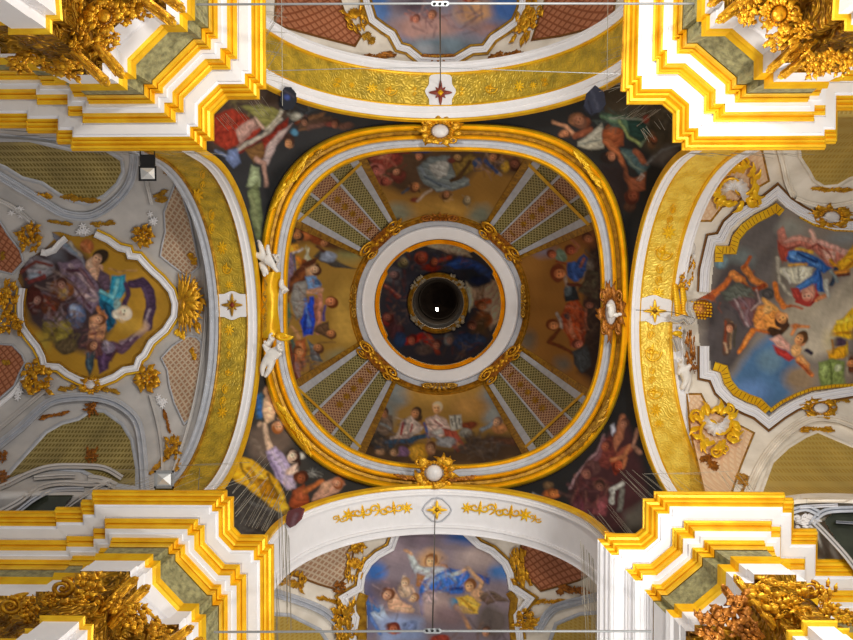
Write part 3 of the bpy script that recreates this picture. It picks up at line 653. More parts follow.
fresco('fresco_panel', fpoly('TL', 1, 'TR', 0, 'T'), z_dome, '9c7434', '''
7c7c68 e~ 400 212 14 9; 747868 e~ 480 214 12 9; b08840 e~ 440 208 26 8; 54402e p~ 355 150 440 138 525 150 515 176 480 166 470 178 440 192 400 192 372 182;
8a3a30 e 386 158 17 9; b46a60 e 376 170 9 7; a85848 e 384 181 8 5; 6c3028 e 398 176 8 7; c48c6c e 397 172 3.5 3; c08060 e 420 157 4 4; 902c28 l 4 388 152 408 152; b05c50 r 382 166 22 14 40 3.5 8c3c34 c88c74 5c2c28 d0a088;
283e84 e 420 148 14 5; 3450a0 l 3 410 149 430 148; 6c787c p 416 168 430 157 450 155 453 170 468 178 470 184 452 192 436 192 424 184; acb0b0 p 428 168 438 161 450 161 447 176 438 179; 929ea0 l 3 436 190 455 187 468 180; 8090a0 l 3 420 168 434 182 450 188; c4c8c8 l 1.5 430 166 444 172; 506070 l 2 426 176 440 186;
80682e p 452 162 470 154 479 160 472 172 456 180; 50381e l 4 452 180 460 176 470 162; a08038 l 2 460 160 474 158; b08c54 e 458 158 4 3; 2040a0 e 480 148 9 5; 304870 e 478 163 5 5; b47c54 e 494 157 5 4; aca4a0 l 3 488 165 500 175; 304c80 l 4 486 160 496 172; c09830 e 505 166 5 6; 5c3020 e 515 165 6 6; 7c5030 e 508 155 8 4; a08070 r 490 164 16 12 30 3 2c3c5c 6c4c34 b89878;
a07048 e 415 187 6 4; 4c3828 l 2 410 184 420 192; 7c3c2c e 415 199 4 2.5; 3c5068 l 2 402 192 410 188; 88603c e 446 195 6 4; 5c4028 r 447 197 8 4 10 2 c8a880; 9c9480 r 467 200 5 5 10 2 7c7054; 6c3428 e 452 160 5 3; c0b0a0 l 2 418 200 430 190; c48c6c h 397 172 4 -20 5c3020; b46a60 h 376 170 4.4 200 5c2420; b47c54 h 494 157 4.6 -60 4c2c1c; 7c4c38 h 515 165 5 30 381c10; b87c50 h 415 187 4.6 100 5c3820; a87450 h 446 195 3.8 90 50341c; b0a080 h 467 200 4 90 6c6048; b08c5c h 458 158 4.2 20 50381c; c08060 h 420 157 4 -40 4c3020; a85848 h 385 181 4 120 50201c''', dm, seed=21, gain=FG['dome'], label='fresco panel of the dome with grey robed figure hanging over ochre cloud, top')
fresco('fresco_panel', fpoly('TR', 1, 'BR', 0, 'R'), z_dome, '94662c', '''
6c6050 e~ 528 340 8 10; 6c6458 e~ 562 364 8 7; 787080 e~ 545 252 10 5; 2c1e1c p~ 586 222 604 250 606 350 592 384 578 372 582 350 584 300 588 270; 744420 p~ 572 236 592 226 596 246 582 246; 8c5028 e 588 238 6 6;
6c8474 e 561 256 6 7; b46444 e 552 254 3.5 4; 98442a e 571 250 4.5 5; ac6c4c l 3 572 240 579 246 576 251; 74381a e 558 273 8 9; c88050 e 559 273 4 4.5; 903820 l 2 556 262 566 264;
284888 p 567 262 576 262 584 254 591 262 585 276 574 281 567 276; 3c64b8 l 4 573 264 576 280; 9c5c4c l 3 580 266 584 260; 74706c e 590 266 4 7; 504c3c p 578 292 588 270 598 272 598 300; 94846c l 1.2 574 294 586 272; 1e2830 p 564 290 575 285 580 300 566 302; 5c6c78 e 568 290 4 5; a8988c l 3 564 275 567 286; 5c2c20 l 4 568 284 580 286;
a4461e p 566 304 578 299 585 312 587 330 581 346 572 346 565 332 559 320; c88060 l 5 568 318 573 336; 7c2c18 l 4 580 314 583 342; c05c34 l 3 572 304 580 320; 44383c e 567 316 4 4; b0a8a4 l 3 557 314 562 328; 74381a e 553 325 6.5 6; c88858 e 552 325 3.5 3.5; 6c3614 l 4 560 330 549 342 562 347 572 353; c47864 e 578 344 5 4; b06850 l 3 586 310 586 330; 383e44 p 573 352 588 344 592 366 582 374 574 364; 4c545c l 3 578 356 582 370;
8c4028 r 574 322 10 20 34 3 b8643c 6c2818 c88868; 4c3830 r 592 300 8 50 50 5 382824 5c4c40; b46444 h 552 254 4.2 180 5c2c1c; a8583c h 571 250 5 180 5a2414; c88050 h 559 273 6.6 180 6c3016; c88858 h 553 325 5.4 180 64300f; c47864 h 578 344 4.6 160 5c2c20; 9c6444 h 588 238 5 200 4c2a18; 8c5c4c h 589 304.7 4.4 190 3c2420''', dm, seed=22, gain=FG['dome'], label='fresco panel of the dome with blue and red robed figures, right')
fresco('fresco_panel', fpoly('BR', 1, 'BL', 0, 'B'), z_dome, '9c7a3c', '''
848c8e e~ 398 394 12 12; 848c90 e~ 495 398 16 10; 848a8a e~ 492 415 10 10; b48c44 e~ 440 394 32 12; b48848 e~ 470 406 16 10; 7c8484 e~ 390 410 6 12;
4a3828 p~ 355 462 372 430 390 432 420 445 452 448 470 436 500 432 520 438 532 456 480 466 400 466;
6c5c50 p 375 428 381 414 392 416 393 432 378 438; 9c6c4a e 384 413 4 4.5; 889094 l 3 380 424 390 428; 34302c p 366 444 378 432 390 440 385 452; c4b4ac p 402 422 414 415 423 428 410 440 394 438; a03c3a l 3 404 424 400 440; a84040 l 2 412 424 410 434; b8a8a0 l 4 392 438 410 436; a87450 e 416 413 4.5 5.5; 483828 e 419 417 3.5 3.5; 34506c l 5 384 442 404 442 424 436; 2c4458 l 4 376 448 392 446;
bc8c5c e 437 408 5 5; d8a878 e 435 406 3 3; ccb4ac p 426 420 436 413 446 420 452 430 440 438 427 434; a86c68 l 2 434 420 442 426; 4464b0 l 3 424 424 428 436; c4c4c4 l 5 430 434 444 430; 9c4a3a p 442 428 456 430 464 446 458 452 446 442; 983c30 l 2 456 422 472 430; 94969c e 446 442 10 5; acb0b8 l 3 436 436 450 446; b8b8b0 p 449 416 461 415 464 428 451 430; 585854 l 1 455 416 457 428; 303030 l 1 459 419 460 424; 303030 l 1 452 420 453 425; 7c3c22 e 470 425 8 4; 8c8c86 e 466 433 7 5; c08860 l 4 458 444 463 448;
b47c4c e 500 428 9 5; c49c7c e 497 422 4.5 3; 84909c l 4 482 430 494 422; 5c3c2c l 6 490 441 520 442; c09028 e 418 452 11 9; dca838 e 414 449 5 4; 9c6c4a e 431 448 5.5 7; b08868 l 3 428 440 434 452; a88464 e 380 452 5 3; 74587c e 402 452 7 5; b08c6c e 394 452 4 3; 5c5450 r 480 446 26 10 46 5 3c302a 6c5c50 4c4440; 4c3c34 r 385 446 14 9 26 4 2c3034 6c5c50 8c7460;
8c7c74 r 415 430 26 14 30 3 c4b4ac 4c5468 8c4c44; d0a070 h 437 408 5.2 -90 c8b898; b48058 h 416 413 5 -80 3c2c20; a87450 h 384 413 4.4 -100 50382c; c49c7c h 497 422 4.4 -60 74584c; b08868 h 431 447 4.4 -100 5c3c28; b08c6c h 394 452 3.8 -80 54402c''', dm, seed=23, gain=FG['dome'], label='fresco panel of the dome with seated bearded men and open book, bottom')
fresco('fresco_panel', fpoly('BL', 1, 'TL', 0, 'L'), z_dome, 'a07c34', '''
b89444 e~ 345 318 12 34; 8c8856 e~ 348 254 16 7; 8c8460 e~ 338 360 12 10; 54341c p~ 284 212 305 222 335 240 350 252 330 250 312 242 290 244; 7c3c1a l 8 298 232 324 242; 34302c e 292 236 5 8; b47848 e 298 235 3 7; a86030 e 306 236 4 5;
44403c p 313 256 322 249 340 262 356 268 336 268 322 262; 8c98b0 e 328 257 8 5; ac744c e 325 243 4 3.5; 603828 l 3 318 246 324 252; dc9c2c p 285 246 298 244 300 250 290 256 286 252; bcc0a0 p 306 246 304.7 249 313 262 306 264; dcdcc4 l 2 308 249 304.7 260; d0d0d4 l 2 292 254 302 249; 80708e p 281 256 292 252 295 270 290 290 281 284; a090ac l 2 284 258 286 282; 3c5880 l 2.5 294 256 297 272; c87c2a l 5 298 258 303 268; e0a838 l 2 297 262 299 274; 84441e l 5 304 262 300 280;
5a2e1a p 290 278 305 262 318 256 314 270 300 286 288 296; 8c5028 l 4 292 284 306 272; c49870 p 306 268 316 264 321 272 314 279 306 276; 4c2a1a e 318 269 3 5.5; d8b08c e 313 270 2.5 4; 7098cc p 305 276 316 276 322 284 318 294 307 291; 40608c e 317 282 4 3; cc9c7c l 5 308 292 322 290; 90908e p 294 284 306 279 307 312 297 320 290 302; a8a8a8 l 3 298 288 300 308;
1c48c8 p 309 297 314 296 316 320 312 335 304 337 300 322 304 310; 5c88e0 l 3 304.7 300 309 326; 0c2c90 l 2 306 314 304 332; cc8c74 l 5 320 295 320 312 318 332; b06c58 l 3 316 300 317 320; 6c3018 e 331 302 5.5 5.5; c88058 e 330 302 3 3.5; 4c4494 l 2.5 325 306 323 320; 
5c7c60 p 280 304 288 300 292 318 286 332 281 330; 8c4030 e 284 299 4 4; c49464 l 4 292 327 300 338; ac6034 p 296 340 306 338 305 364 297 380 289 360; 74381e l 8 290 348 294 378; d0905c l 3 300 344 300 360; 5c6c74 p 308 340 316 345 323 362 312 362; 8c949c l 2 312 346 318 358; ac7044 e 318 348 4.5 4.5; 4c6860 l 4 292 340 294 350; c08050 e 331 334 4.5 3.5; 8c6c3c l 1.5 318 343 335 342; 5c4430 p 312 330 328 320 332 340; ac8084 l 4 297 364 300 380; 6c4c44 r 305 360 14 16 34 4 4c3028 a07058 545c60; 7c4c30 r 300 300 18 50 40 3 a87050 4c3024; b47848 h 298 236 4.6 -10 34241c; ac744c h 325 243 4.2 -20 54301c; d8b08c h 315 270 5 0 4c2a1a; c88058 h 331 302 5.8 0 64300f; b47c50 h 318 348 4.8 10 54301c; c08050 h 331 334 4.4 10 5c3820; d0905c h 299 351 4.6 -170 6c3c20; a87048 h 288 372 4 180 4c2818; b88460 h 284 300 3.8 0 5c3020''', dm, seed=24, gain=FG['dome'], label='fresco panel of the dome with tall figure in vivid blue, left')
# lattice ribs
for k, (A, B, A1, B1) in lines.items():
    A, B, A1, B1 = map(np.array, (A, B, A1, B1)); A = A1+(A-A1)*1.16; B = B1+(B-B1)*1.16
    rib = thing('lattice_rib', None, None, (0, 0, 0)); rib.parent = dm; rib.location = Vector(root_loc(dm))*-1+P(*((A+B+A1+B1)/4), 24); 
    L = {'TL': 'upper left', 'TR': 'upper right', 'BR': 'lower right', 'BL': 'lower left'}[k]; rib['label'] = L+' lattice rib of the dome'
    def Q(u, v):      # u across 0..1, v outer..inner
        p = (A*(1-u)+B*u)*(1-v)+(A1*(1-u)+B1*u)*v; return p
    def qs(name, u0, u1, m, drop, v0=0, v1=1, h=0, nu=6, nv=24):
        V = []; uv = []
        for i in range(nv+1):
            for j in range(nu+1):
                u = u0+(u1-u0)*j/nu; v = v0+(v1-v0)*i/nv; p = Q(u, v); dr = drop+(h*math.sin(PI*j/nu) if h else 0)
                V.append(W(p[0], p[1], z_dome(p[0], p[1])-dr)); uv.append(((u-.5)*(3.4-1.5*v), v*4.6))
        F = [(i*(nu+1)+j, i*(nu+1)+j+1, (i+1)*(nu+1)+j+1, (i+1)*(nu+1)+j) for i in range(nv) for j in range(nu)]
        return mesh(name, np.array(V), F, m, rib, uv=np.array(uv))
    qs('gilded_border', -.10, .0, M['goldd'], .06, h=.05); qs('gilded_border', 1.0, 1.10, M['goldd'], .06, h=.05)
    qs('white_strip', .0, .10, M['bluegrey'], .10, h=.03, nu=4); qs('white_strip', .90, 1.0, M['bluegrey'], .10, h=.03, nu=4)
    qs('green_lattice', .10, .33, M['latg'], .02); qs('green_lattice', .67, .90, M['latg'], .02)
    qs('rose_lattice', .36, .64, M['latp'], .03)
    qs('thin_strip', .325, .36, M['bluegrey'], .08, h=.03, nu=3); qs('thin_strip', .64, .675, M['bluegrey'], .08, h=.03, nu=3)
    qs('cross_bar', -.02, 1.02, M['gold'], .12, v0=.19 if k in ('TL', 'TR') else .12, v1=.225 if k in ('TL', 'TR') else .15, h=.0, nu=4, nv=2)
    for v in (.33, .45, .57, .69):
        p = Q(.5, v); b = OB(); b.rosette(0, 0, .9, 8); b.ball(0, 0, .2, .3)
        b.build('leaf_rosette', M['goldd'], rib, p[0], p[1], 6.2-2.2*v, 6.2-2.2*v, .3, lambda a, c: z_dome(a, c)-.04, .6)
    p = Q(.5, .84); b = OB(); b.scroll(-.4, 0, .5, 0, 1.3, .25); b.scroll(.4, 0, .5, PI, 1.3, .25, -1); b.build('leaf_rosette', M['goldd'], rib, p[0], p[1], 4.5, 3.2, {'TL': .8, 'TR': -.8, 'BR': .8, 'BL': -.8}[k]+PI/2, lambda a, c: z_dome(a, c)-.04, .6)
# gold frames at the inner edges of the panels
def circle(c, r, n=96, a0=0, a1=2*PI): return [(c[0]+r*math.cos(a0+(a1-a0)*i/n), c[1]+r*math.sin(a0+(a1-a0)*i/n)) for i in range(n+(0 if abs(a1-a0-2*PI) < 1e-6 else 1))]
mould('panel_frame', circle((440, 304.7), 88), [(-5, .0), (-4, .1), (-3, .04), (-2, .12), (-1, .05), (1, .12), (2.5, .0)], z_dome, M['goldd'], dm, closed=True)
mould('panel_frame', circle((440, 304.7), 81.5), [(-3, .05), (-2, .12), (2, .12), (3, .05)], z_dome, M['bluegrey'], dm, closed=True)
# white ring round the upper opening, stepped gilt rim
oc = thing('oculus_ring', 'plain white ring round the upper painted cupola', 'ring', P(440, 304.7, 27.6))
def rr(off): return [(440+(71.5+off)*math.cos(a), 304.7+(71.5+off)*math.sin(a)) for a in np.linspace(0, 2*PI, 128, endpoint=False)]
mould('white_ring', rr(0), [(7.5, -.3), (7, .12), (6.2, .16), (5.6, .1), (-4, .14), (-5.7, .1), (-6.2, -.1)], const(27.4), M['white'], oc, closed=True)
def stepped(r0):
    out = []
    for i in range(160):
        a = 2*PI*i/160; q = (math.degrees(a)+45) % 90-45   # distance from an axis
        out.append((440+(r0+(2.4 if abs(q) > 31 and abs(q) < 60 else 0))*math.cos(a), 304.7+(r0+(2.4 if abs(q) > 31 and abs(q) < 60 else 0))*math.sin(a)))
    return out
mould('gilded_rim', stepped(63.2), [(2.2, -.05), (1.6, .12), (.6, .02), (-.4, .12), (-1.4, .02), (-2.2, .1), (-3, -.1)], const(27.6), M['gold'], oc, closed=True)

# ================================================================== upper cupola and lantern
cp = thing('upper_cupola', 'dark painted cupola inside the white ring, figures round the lantern opening', 'cupola', P(439, 306, 30))
fresco('fresco_vault', circle((440, 304.7), 66.5, 64), z_cup, '35333c', '''
bcac94 p 424 245 450 241 466 249 472 257 455 255 438 249; c8b8a0 l 4 430 246 452 248; bca48c p 490 278 500 284 504 300 500 320 490 332 485 318 481 300 483 290; a89078 p 470 288 484 286 484 300 472 304; d8c8a8 p 466 280 472 288 473 306 469 312 464 300;
a8462c e 421 258 7 7; b84424 l 4 434 262 450 257; 84281a e 431 268 9 4; c06040 e 418 256 3 3; 2a4c98 p 443 266 460 256 478 262 492 272 489 281 474 270 456 269; 3c64b0 l 3 450 264 470 262; 2c3440 p~ 462 268 486 272 484 286 470 284; 1e2c50 e 480 280 10 5; 
5c5c64 e 394 276 9 9; 74747c e 404 262 5 6; 6c6c48 e 402 264 4 4; 7c2a20 l 4 383 284 398 297; b87060 l 2 386 286 400 296; 7c2a22 e 388 320 6 8; 4c2c30 e 396 330 9 9; a42418 l 8>5 406 342 424 336 430 348; c03824 e 412 340 5 3; 9c402c l 5 428 335 438 352; a45c2c e 484 320 9 9; b8562c l 5 476 303 490 301; c88050 e 482 306 4 4; 5c4830 p~ 474 316 488 314 488 336 472 334; 2c3c5c e 466 342 14 9; 2a4064 e 400 340 7 8; 344868 e 478 340 8 6; 7c7c7a e 448 340 4.5 6; 5c4c48 e 424 350 9 5; 8c5444 e 472 324 4 4;
5c4440 r 400 300 14 24 50 4 7c3c34 44444c 8c6c5c 343440; 6c4438 r 435 262 36 12 46 3 3c4868 8c5440 5c5c5c; 5c4838 r 450 345 36 14 46 3 2c3c54 7c3c2c 8c7464; 8c6c54 r 480 310 8 20 20 3 b89474 7c4c34; a8563c h 421 258 5 90 5c241c; b06040 h 434 262 4.2 100 54241c; c08058 h 482 306 4.6 180 6c3c20; 94706a h 394 275 4.8 0 3c3034; b06048 h 412 340 4.6 -90 5c1c18; a86c54 h 437 345 4.2 -90 4c2824; 9c8c60 h 404 262 4.4 60 4c4430; a06850 h 472 326 4.2 200 4c2c20; 945848 h 388 318 4.4 0 441c18; 8c6c60 h 450 340 4.2 -90 4c4440''', cp, 1.1, 0, 31, FG['cup'], [circle((437.5, 302), 28, 40)])
lt = thing('lantern', 'dark round lantern opening at the very top with carved pale rim and one lamp', 'lantern', P(438, 302, 34))
mould('carved_rim', circle((438, 303), 28.5, 72), [(2.5, -.1), (1.6, .12), (.2, .16), (-1.2, .06), (-2.4, .1), (-3, -.1)], const(32.3), M['goldd'], lt, closed=True)
rs = random.Random(5); M['stuc'] = mat('pale_gilt_stucco', 'b4a488', .6, .1, .2, 8, .3)
for q in (45, 135, 225, 315):
    b = OB()
    for j in range(9):
        a = math.radians(q+rs.uniform(-16, 16)); r = 1+rs.uniform(-.08, .1); b.ball(r*math.cos(a), r*math.sin(a), .02, rs.uniform(.05, .09))
    for j in range(4): a = math.radians(q-15+10*j); b.leaf(math.cos(a), math.sin(a), a+rs.uniform(-1.5, 1.5), .2, .06, .3, 1)
    b.build('stucco_cluster', M['stuc'], lt, 438, 303, 28.5, 28.5, 0, const(32.25))
def tube(name, m, lv, parent, n=48, cc=None):
    V = []
    for r, z, cx, cy in lv:
        for k in range(n): V.append(W(cx+r*math.cos(2*PI*k/n), cy+r*math.sin(2*PI*k/n), z))
    F = [(i*n+k, i*n+(k+1) % n, (i+1)*n+(k+1) % n, (i+1)*n+k) for i in range(len(lv)-1) for k in range(n)]
    return mesh(name, np.array(V), F, m, parent, smooth=False)
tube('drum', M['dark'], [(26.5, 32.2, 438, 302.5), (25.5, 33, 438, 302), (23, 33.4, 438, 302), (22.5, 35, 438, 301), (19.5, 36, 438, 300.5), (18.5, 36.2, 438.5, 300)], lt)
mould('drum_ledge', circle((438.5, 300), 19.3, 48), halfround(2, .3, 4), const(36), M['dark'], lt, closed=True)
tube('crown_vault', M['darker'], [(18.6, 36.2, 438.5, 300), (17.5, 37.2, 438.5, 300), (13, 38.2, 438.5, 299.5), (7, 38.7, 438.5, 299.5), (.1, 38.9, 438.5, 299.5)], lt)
lb = thing('light_bulb', 'tiny glowing white lamp hanging in the dark lantern', 'lamp', P(437, 309.5, 34.6))
b = OB(); b.ball(0, 0, 0, 1, 1, 1, 12); b.build('bulb', M['bulb'], lb, 437, 309.5, 1.7, 1.7, 0, const(34.6)); rod('cord', [P(437, 309.5, 34.6), P(437, 309, 38.4)], .01, M['black'], lb)
# ================================================================== corner entablatures (plan outlines of the cornice lip, then every member set back and lower)
PL = {
 'TL': [(265, -60), (265.5, 88.8), (259.3, 89), (259, 98.7), (228, 99.5), (213.5, 114), (213.5, 140), (206, 141), (205.7, 150.5), (73, 150.5), (73, 144), (59, 144), (59, 133), (29, 133), (29, 128), (-60, 128)],
 'TR': [(626, -60), (620.6, 91), (627, 91.4), (627, 104), (662, 104), (673, 113.5), (673, 142), (682, 142.4), (682, 149.7), (823.5, 150), (823.5, 143.6), (834.5, 143.6), (834.5, 110.3), (900, 110.3)],
 'BL': [(274, 700), (274, 544.7), (268, 544.7), (267, 535.2), (240.7, 534.8), (232.5, 526), (234, 497), (227, 497), (226.6, 489.6), (94, 491.5), (94, 500), (83, 500), (83, 507.5), (57, 507.5), (57, 511), (-60, 511)],
 'BR': [(597, 700), (597.4, 539.5), (605, 539), (605, 531.5), (633, 536.5), (643, 528), (643, 499), (654, 499), (654.6, 492.3), (783, 492), (783, 498), (791.5, 498), (791.5, 529), (815, 529), (815, 560), (900, 560)]}
LAB = {'TL': 'upper left corner entablature, gilded right face and brownish gold lower face, beside the black floodlight', 'TR': 'upper right corner entablature, gilded evenly bright on both faces',
       'BL': 'lower left corner entablature with golden top face, under the small square floodlight', 'BR': 'lower right corner entablature with dark orange gilding on its left side and fluted white return'}
#      name, material, [(offset, z) ...] ; offsets beyond the frieze differ with the wall they stand on (h, v, d)
LEV = [
 ('gilded_cyma', 'gold', [(-.01, 14.02), (-.01, 13.96), (.03, 13.955), (.03, 13.93), (.01, 13.90), (.025, 13.86), (.07, 13.835), (.085, 13.86), (.10, 13.80), (.105, 13.75), (.14, 13.72), (.155, 13.75), (.165, 13.69), (.18, 13.66), (.21, 13.66)]),
 ('white_corona', 'white', [(.21, 13.66), (.20, 13.63), (.25, 13.62), (.25, 13.585), (.44, 13.575), (.44, 13.60), (.475, 13.60), (.48, 13.56)]),
 ('gilded_bed_moulding', 'gold', [(.47, 13.57), (.47, 13.53), (.50, 13.52), (.505, 13.48), (.53, 13.45), (.55, 13.48), (.565, 13.41), (.58, 13.35), (.62, 13.34)]),
 ('white_fascia', 'white', [(.62, 13.34), (.60, 13.30), (.70, 13.29), (.70, 13.26), (.77, 13.26), (.78, 13.25)]),
 ('gilded_lower_moulding', 'gold', [(.77, 13.26), (.77, 13.22), (.80, 13.215), (.79, 13.14), (.81, 13.11), (.83, 13.15), (.825, 13.06), (.84, 13.02), (.85, 12.95)]),
]
LOW = {'h': [(.86, 12.93), (.87, 12.42), (.75, 12.36)], 'v': [(.86, 12.93), (.93, 12.42), (.90, 12.36)], 'd': [(.86, 12.93), (.99, 12.42), (.96, 12.36)]}
LOW2 = {'h': [(.75, 12.36), (.78, 12.28), (.79, 12.24), (.82, 12.18)], 'v': [(.90, 12.36), (.93, 12.28), (.94, 12.24), (.985, 12.18)], 'd': [(.96, 12.36), (1.0, 12.28), (1.01, 12.24), (1.05, 12.18)]}
LOW3 = {'h': [(.82, 12.18), (.82, 11.95), (.79, 11.93), (.79, 11.7)], 'v': [(.985, 12.18), (.985, 11.85), (1.0, 11.82), (1.0, 11.55)], 'd': [(1.05, 12.18), (1.08, 11.8), (1.12, 11.78), (1.2, 11.45)]}
CAP = {'h': [(.79, 11.7), (.86, 11.66), (.86, 11.6), (.95, 11.5), (1.0, 10.5), (.98, 10.3)], 'v': [(1.0, 11.55), (1.06, 11.5), (1.06, 11.42), (1.12, 11.3), (1.15, 10.5), (1.12, 10.3)], 'd': [(1.2, 11.45), (1.24, 11.4), (1.24, 11.34), (1.4, 11.2), (1.45, 10.4), (1.40, 10.2)]}
SH = {'h': [(.98, 10.3), (1.04, 10.28), (1.04, 9.9), (1.04, 3)], 'v': [(1.12, 10.3), (1.16, 10.28), (1.16, 9.9), (1.16, 3)], 'd': [(1.40, 10.2), (1.46, 10.18), (1.46, 9.9), (1.46, 3)]}
AST = {k: [(v[-1][0]-.01, v[-1][1]+.01), (v[-1][0]-.03, v[-1][1]-.03), (v[-1][0]-.01, v[-1][1]-.06), (v[-1][0]+.05, v[-1][1]-.07)] for k, v in CAP.items()}
SH = {k: [(v[-1][0]+.05, v[-1][1]-.07), (v[-1][0]+.05, v[-1][1]-.5), (v[-1][0]+.02, v[-1][1]-.52), (v[-1][0]+.02, -1.55)] for k, v in CAP.items()}
def lines_of(key):
    px = PL[key]; w = [np.array(P(x, y, 14.0))[:2] for x, y in px]
    # snap walls square to the axes
    kinds = []
    for i in range(len(w)-1):
        d = w[i+1]-w[i]; kinds.append('v' if abs(d[0]) < .3*abs(d[1]) else 'h' if abs(d[1]) < .3*abs(d[0]) else 'd')
    s = 1 if key in ('TL', 'BR') else -1
    L = []
    for i in range(len(w)-1):
        d = (w[i+1]-w[i]); 
        if kinds[i] == 'v': d = np.array([0, np.sign(d[1])])*1.0
        if kinds[i] == 'h': d = np.array([np.sign(d[0]), 0])*1.0
        d = d/np.linalg.norm(d); n = np.array([-d[1], d[0]])*s; L.append([(w[i]+w[i+1])/2, d, n])
    # inward normals point to the pier
    return w, kinds, L
def isect(p, d, q, e):
    A = np.array([[d[0], -e[0]], [d[1], -e[1]]]); t = np.linalg.solve(A, q-p); return p+d*t[0]
def loft(name, m, key, prof, parent, segs=None):      # prof: dict kind -> [(o, z)] or one list
    w, kinds, L = LN[key]; g = (lambda k: prof[k]) if isinstance(prof, dict) else (lambda k: prof)
    n = len(L); K = len(g('h')); V = []
    for j in range(K):
        pts = []; zz = []
        for i in range(n+1):
            a = max(0, i-1); b = min(n-1, i)
            oa, za = g(kinds[a])[j]; ob, zb = g(kinds[b])[j]
            pa = L[a][0]+L[a][2]*oa; pb = L[b][0]+L[b][2]*ob
            if i == 0: p = w[0]+L[0][2]*oa
            elif i == n: p = w[-1]+L[-1][2]*oa
            else: p = isect(pa, L[a][1], pb, L[b][1])
            pts.append(p); zz.append((za+zb)/2)
        for i in range(1, n):        # a step that closes up on itself becomes a mitre
            if i < n and np.dot(pts[i+1]-pts[i], w[i+1]-w[i]) < 0 and 1 <= i < n-1:
                c = (pts[i]+pts[i+1])/2; pts[i] = c; pts[i+1] = c.copy()
        V += [(p[0], p[1], z+CAMZ) for p, z in zip(pts, zz)]
    F = []
    for j in range(K-1):
        for i in range(n):
            if segs is None or i in segs: F.append((j*(n+1)+i, j*(n+1)+i+1, (j+1)*(n+1)+i+1, (j+1)*(n+1)+i))
    return mesh(name, np.array(V), F, m, parent)
LN = {}; ENT = {}; PIER = {}
PLAB = {'TL': 'white pier in the upper left corner of the crossing', 'TR': 'white pier in the upper right corner of the crossing', 'BL': 'white pier in the lower left corner of the crossing', 'BR': 'white pier in the lower right corner of the crossing'}
for key in PL:
    w, kinds, L = lines_of(key)
    # make sure inward normals lead away from the crossing
    LN[key] = (w, kinds, L)
    if np.dot(L[0][2], w[0]) < 0: 
        for q in L: q[2] = -q[2]
    e = thing('corner_entablature', LAB[key], 'cornice', (*w[len(w)//2], 13.3+CAMZ), 'corner entablatures of the crossing'); ENT[key] = e
    n = len(L); allw = [0] if key == 'BR' else []
    rest = [i for i in range(n) if i not in allw]
    for nm, mt, pr in LEV:
        loft(nm, M[mt], key, pr, e, rest)
        if allw: loft('white_return', M['white'], key, pr, e, allw)
    loft('marbled_frieze', M['frieze'], key, LOW, e, rest); loft('gilded_architrave', M['gold'], key, LOW2, e, rest); loft('white_architrave', M['white'], key, LOW3, e)
    if allw: loft('white_return', M['white'], key, LOW, e, allw); loft('white_return', M['white'], key, LOW2, e, allw)
    # slab over the cornice so that nothing shows above it
    pv = thing('pier', PLAB[key], 'pier', (*w[len(w)//2], CAMZ+8), 'piers of the crossing'); PIER[key] = pv
    loft('capital_band', M['goldc'], key, CAP, pv); loft('astragal', M['gold'], key, AST, pv); loft('shaft', M['white'], key, SH, pv)
    out = 9 if w[0][0] > 0 else -9; oy = 9.5 if w[0][1] > 0 else -9.5
    top = [tuple(q) for q in w]+[(out*1.6, w[-1][1]), (out*1.6, oy*1.4), (w[0][0], oy*1.4)]
    mesh('top_slab', [(x, y, 14.02+CAMZ) for x, y in top], [tuple(range(len(top)))], M['goldd'], e)

# carved work of the pilaster capitals, just below the architrave
def cap_orn(kind, cx, cy, w, h, rot, z, label, seed, name='capital_carving', dm=1.0, m='goldo'):
    return ornament(kind, cx, cy, w, h, rot, const(z), label, name, 'capital ornament', None, m, boss='goldo', seed=seed, dm=dm)
def prong(name, pts, w0, w1, z, label, m='goldo', dz=.25):   # long carved console with a curled tip, seen end-on from below
    t = thing(name, label, 'capital ornament', P(*pts[0], z), None)
    a = np.array(pts[0], float); b = np.array(pts[-1], float); d = (b-a)/np.linalg.norm(b-a); nn = np.array([-d[1], d[0]]); L = np.linalg.norm(b-a)
    V = []; F = []; n = 14
    prof = [(-1, 0), (-.9, .5), (-.55, .55), (-.45, .8), (-.15, .9), (0, .7), (.15, .9), (.45, .8), (.55, .55), (.9, .5), (1, 0)]; K = len(prof)
    for i in range(n+1):
        q = i/n; c = a+d*L*q; ww = w0+(w1-w0)*q; hh = dz*(.6+.4*math.sin(q*5))*(1 if q < .93 else .75)
        for u, h in prof: p = c+nn*ww*u/2; V.append(W(p[0], p[1], z+.35*q-h*hh))
    for i in range(n):
        for j in range(K-1): F.append((i*K+j, i*K+j+1, (i+1)*K+j+1, (i+1)*K+j))
    F.append(tuple(range(K))); F.append(tuple(range(n*K, n*K+K)))
    mesh('console', np.array(V), F, M[m], t)
    b_ = OB(); ang = math.atan2(d[1], d[0])
    for q in range(5): b_.leaf(-.9+.35*q, 0, rs.uniform(-.5, .5), .5, .3, .3, rs.choice((-1.5, 1.5)), .2, 3)
    for q in range(3): b_.ball(-.5+.5*q, rs.uniform(-.2, .2), .5, .2)
    b_.build('leaf_overlay', M[m], t, *((a+b)/2), L/2, w0*.55, ang, lambda x, y: np.asarray(x, float)*0+z-.16, .6)
    c_ = OB(); c_.scroll(0, 0, .8, 0, 1.6, .3, 1); c_.scroll(0, 0, .8, PI, 1.6, .3, 1)
    c_.build('curled_tip', M[m], t, *b, w1*.55, w1*.4, ang, const(z+.2), 1)
    return t
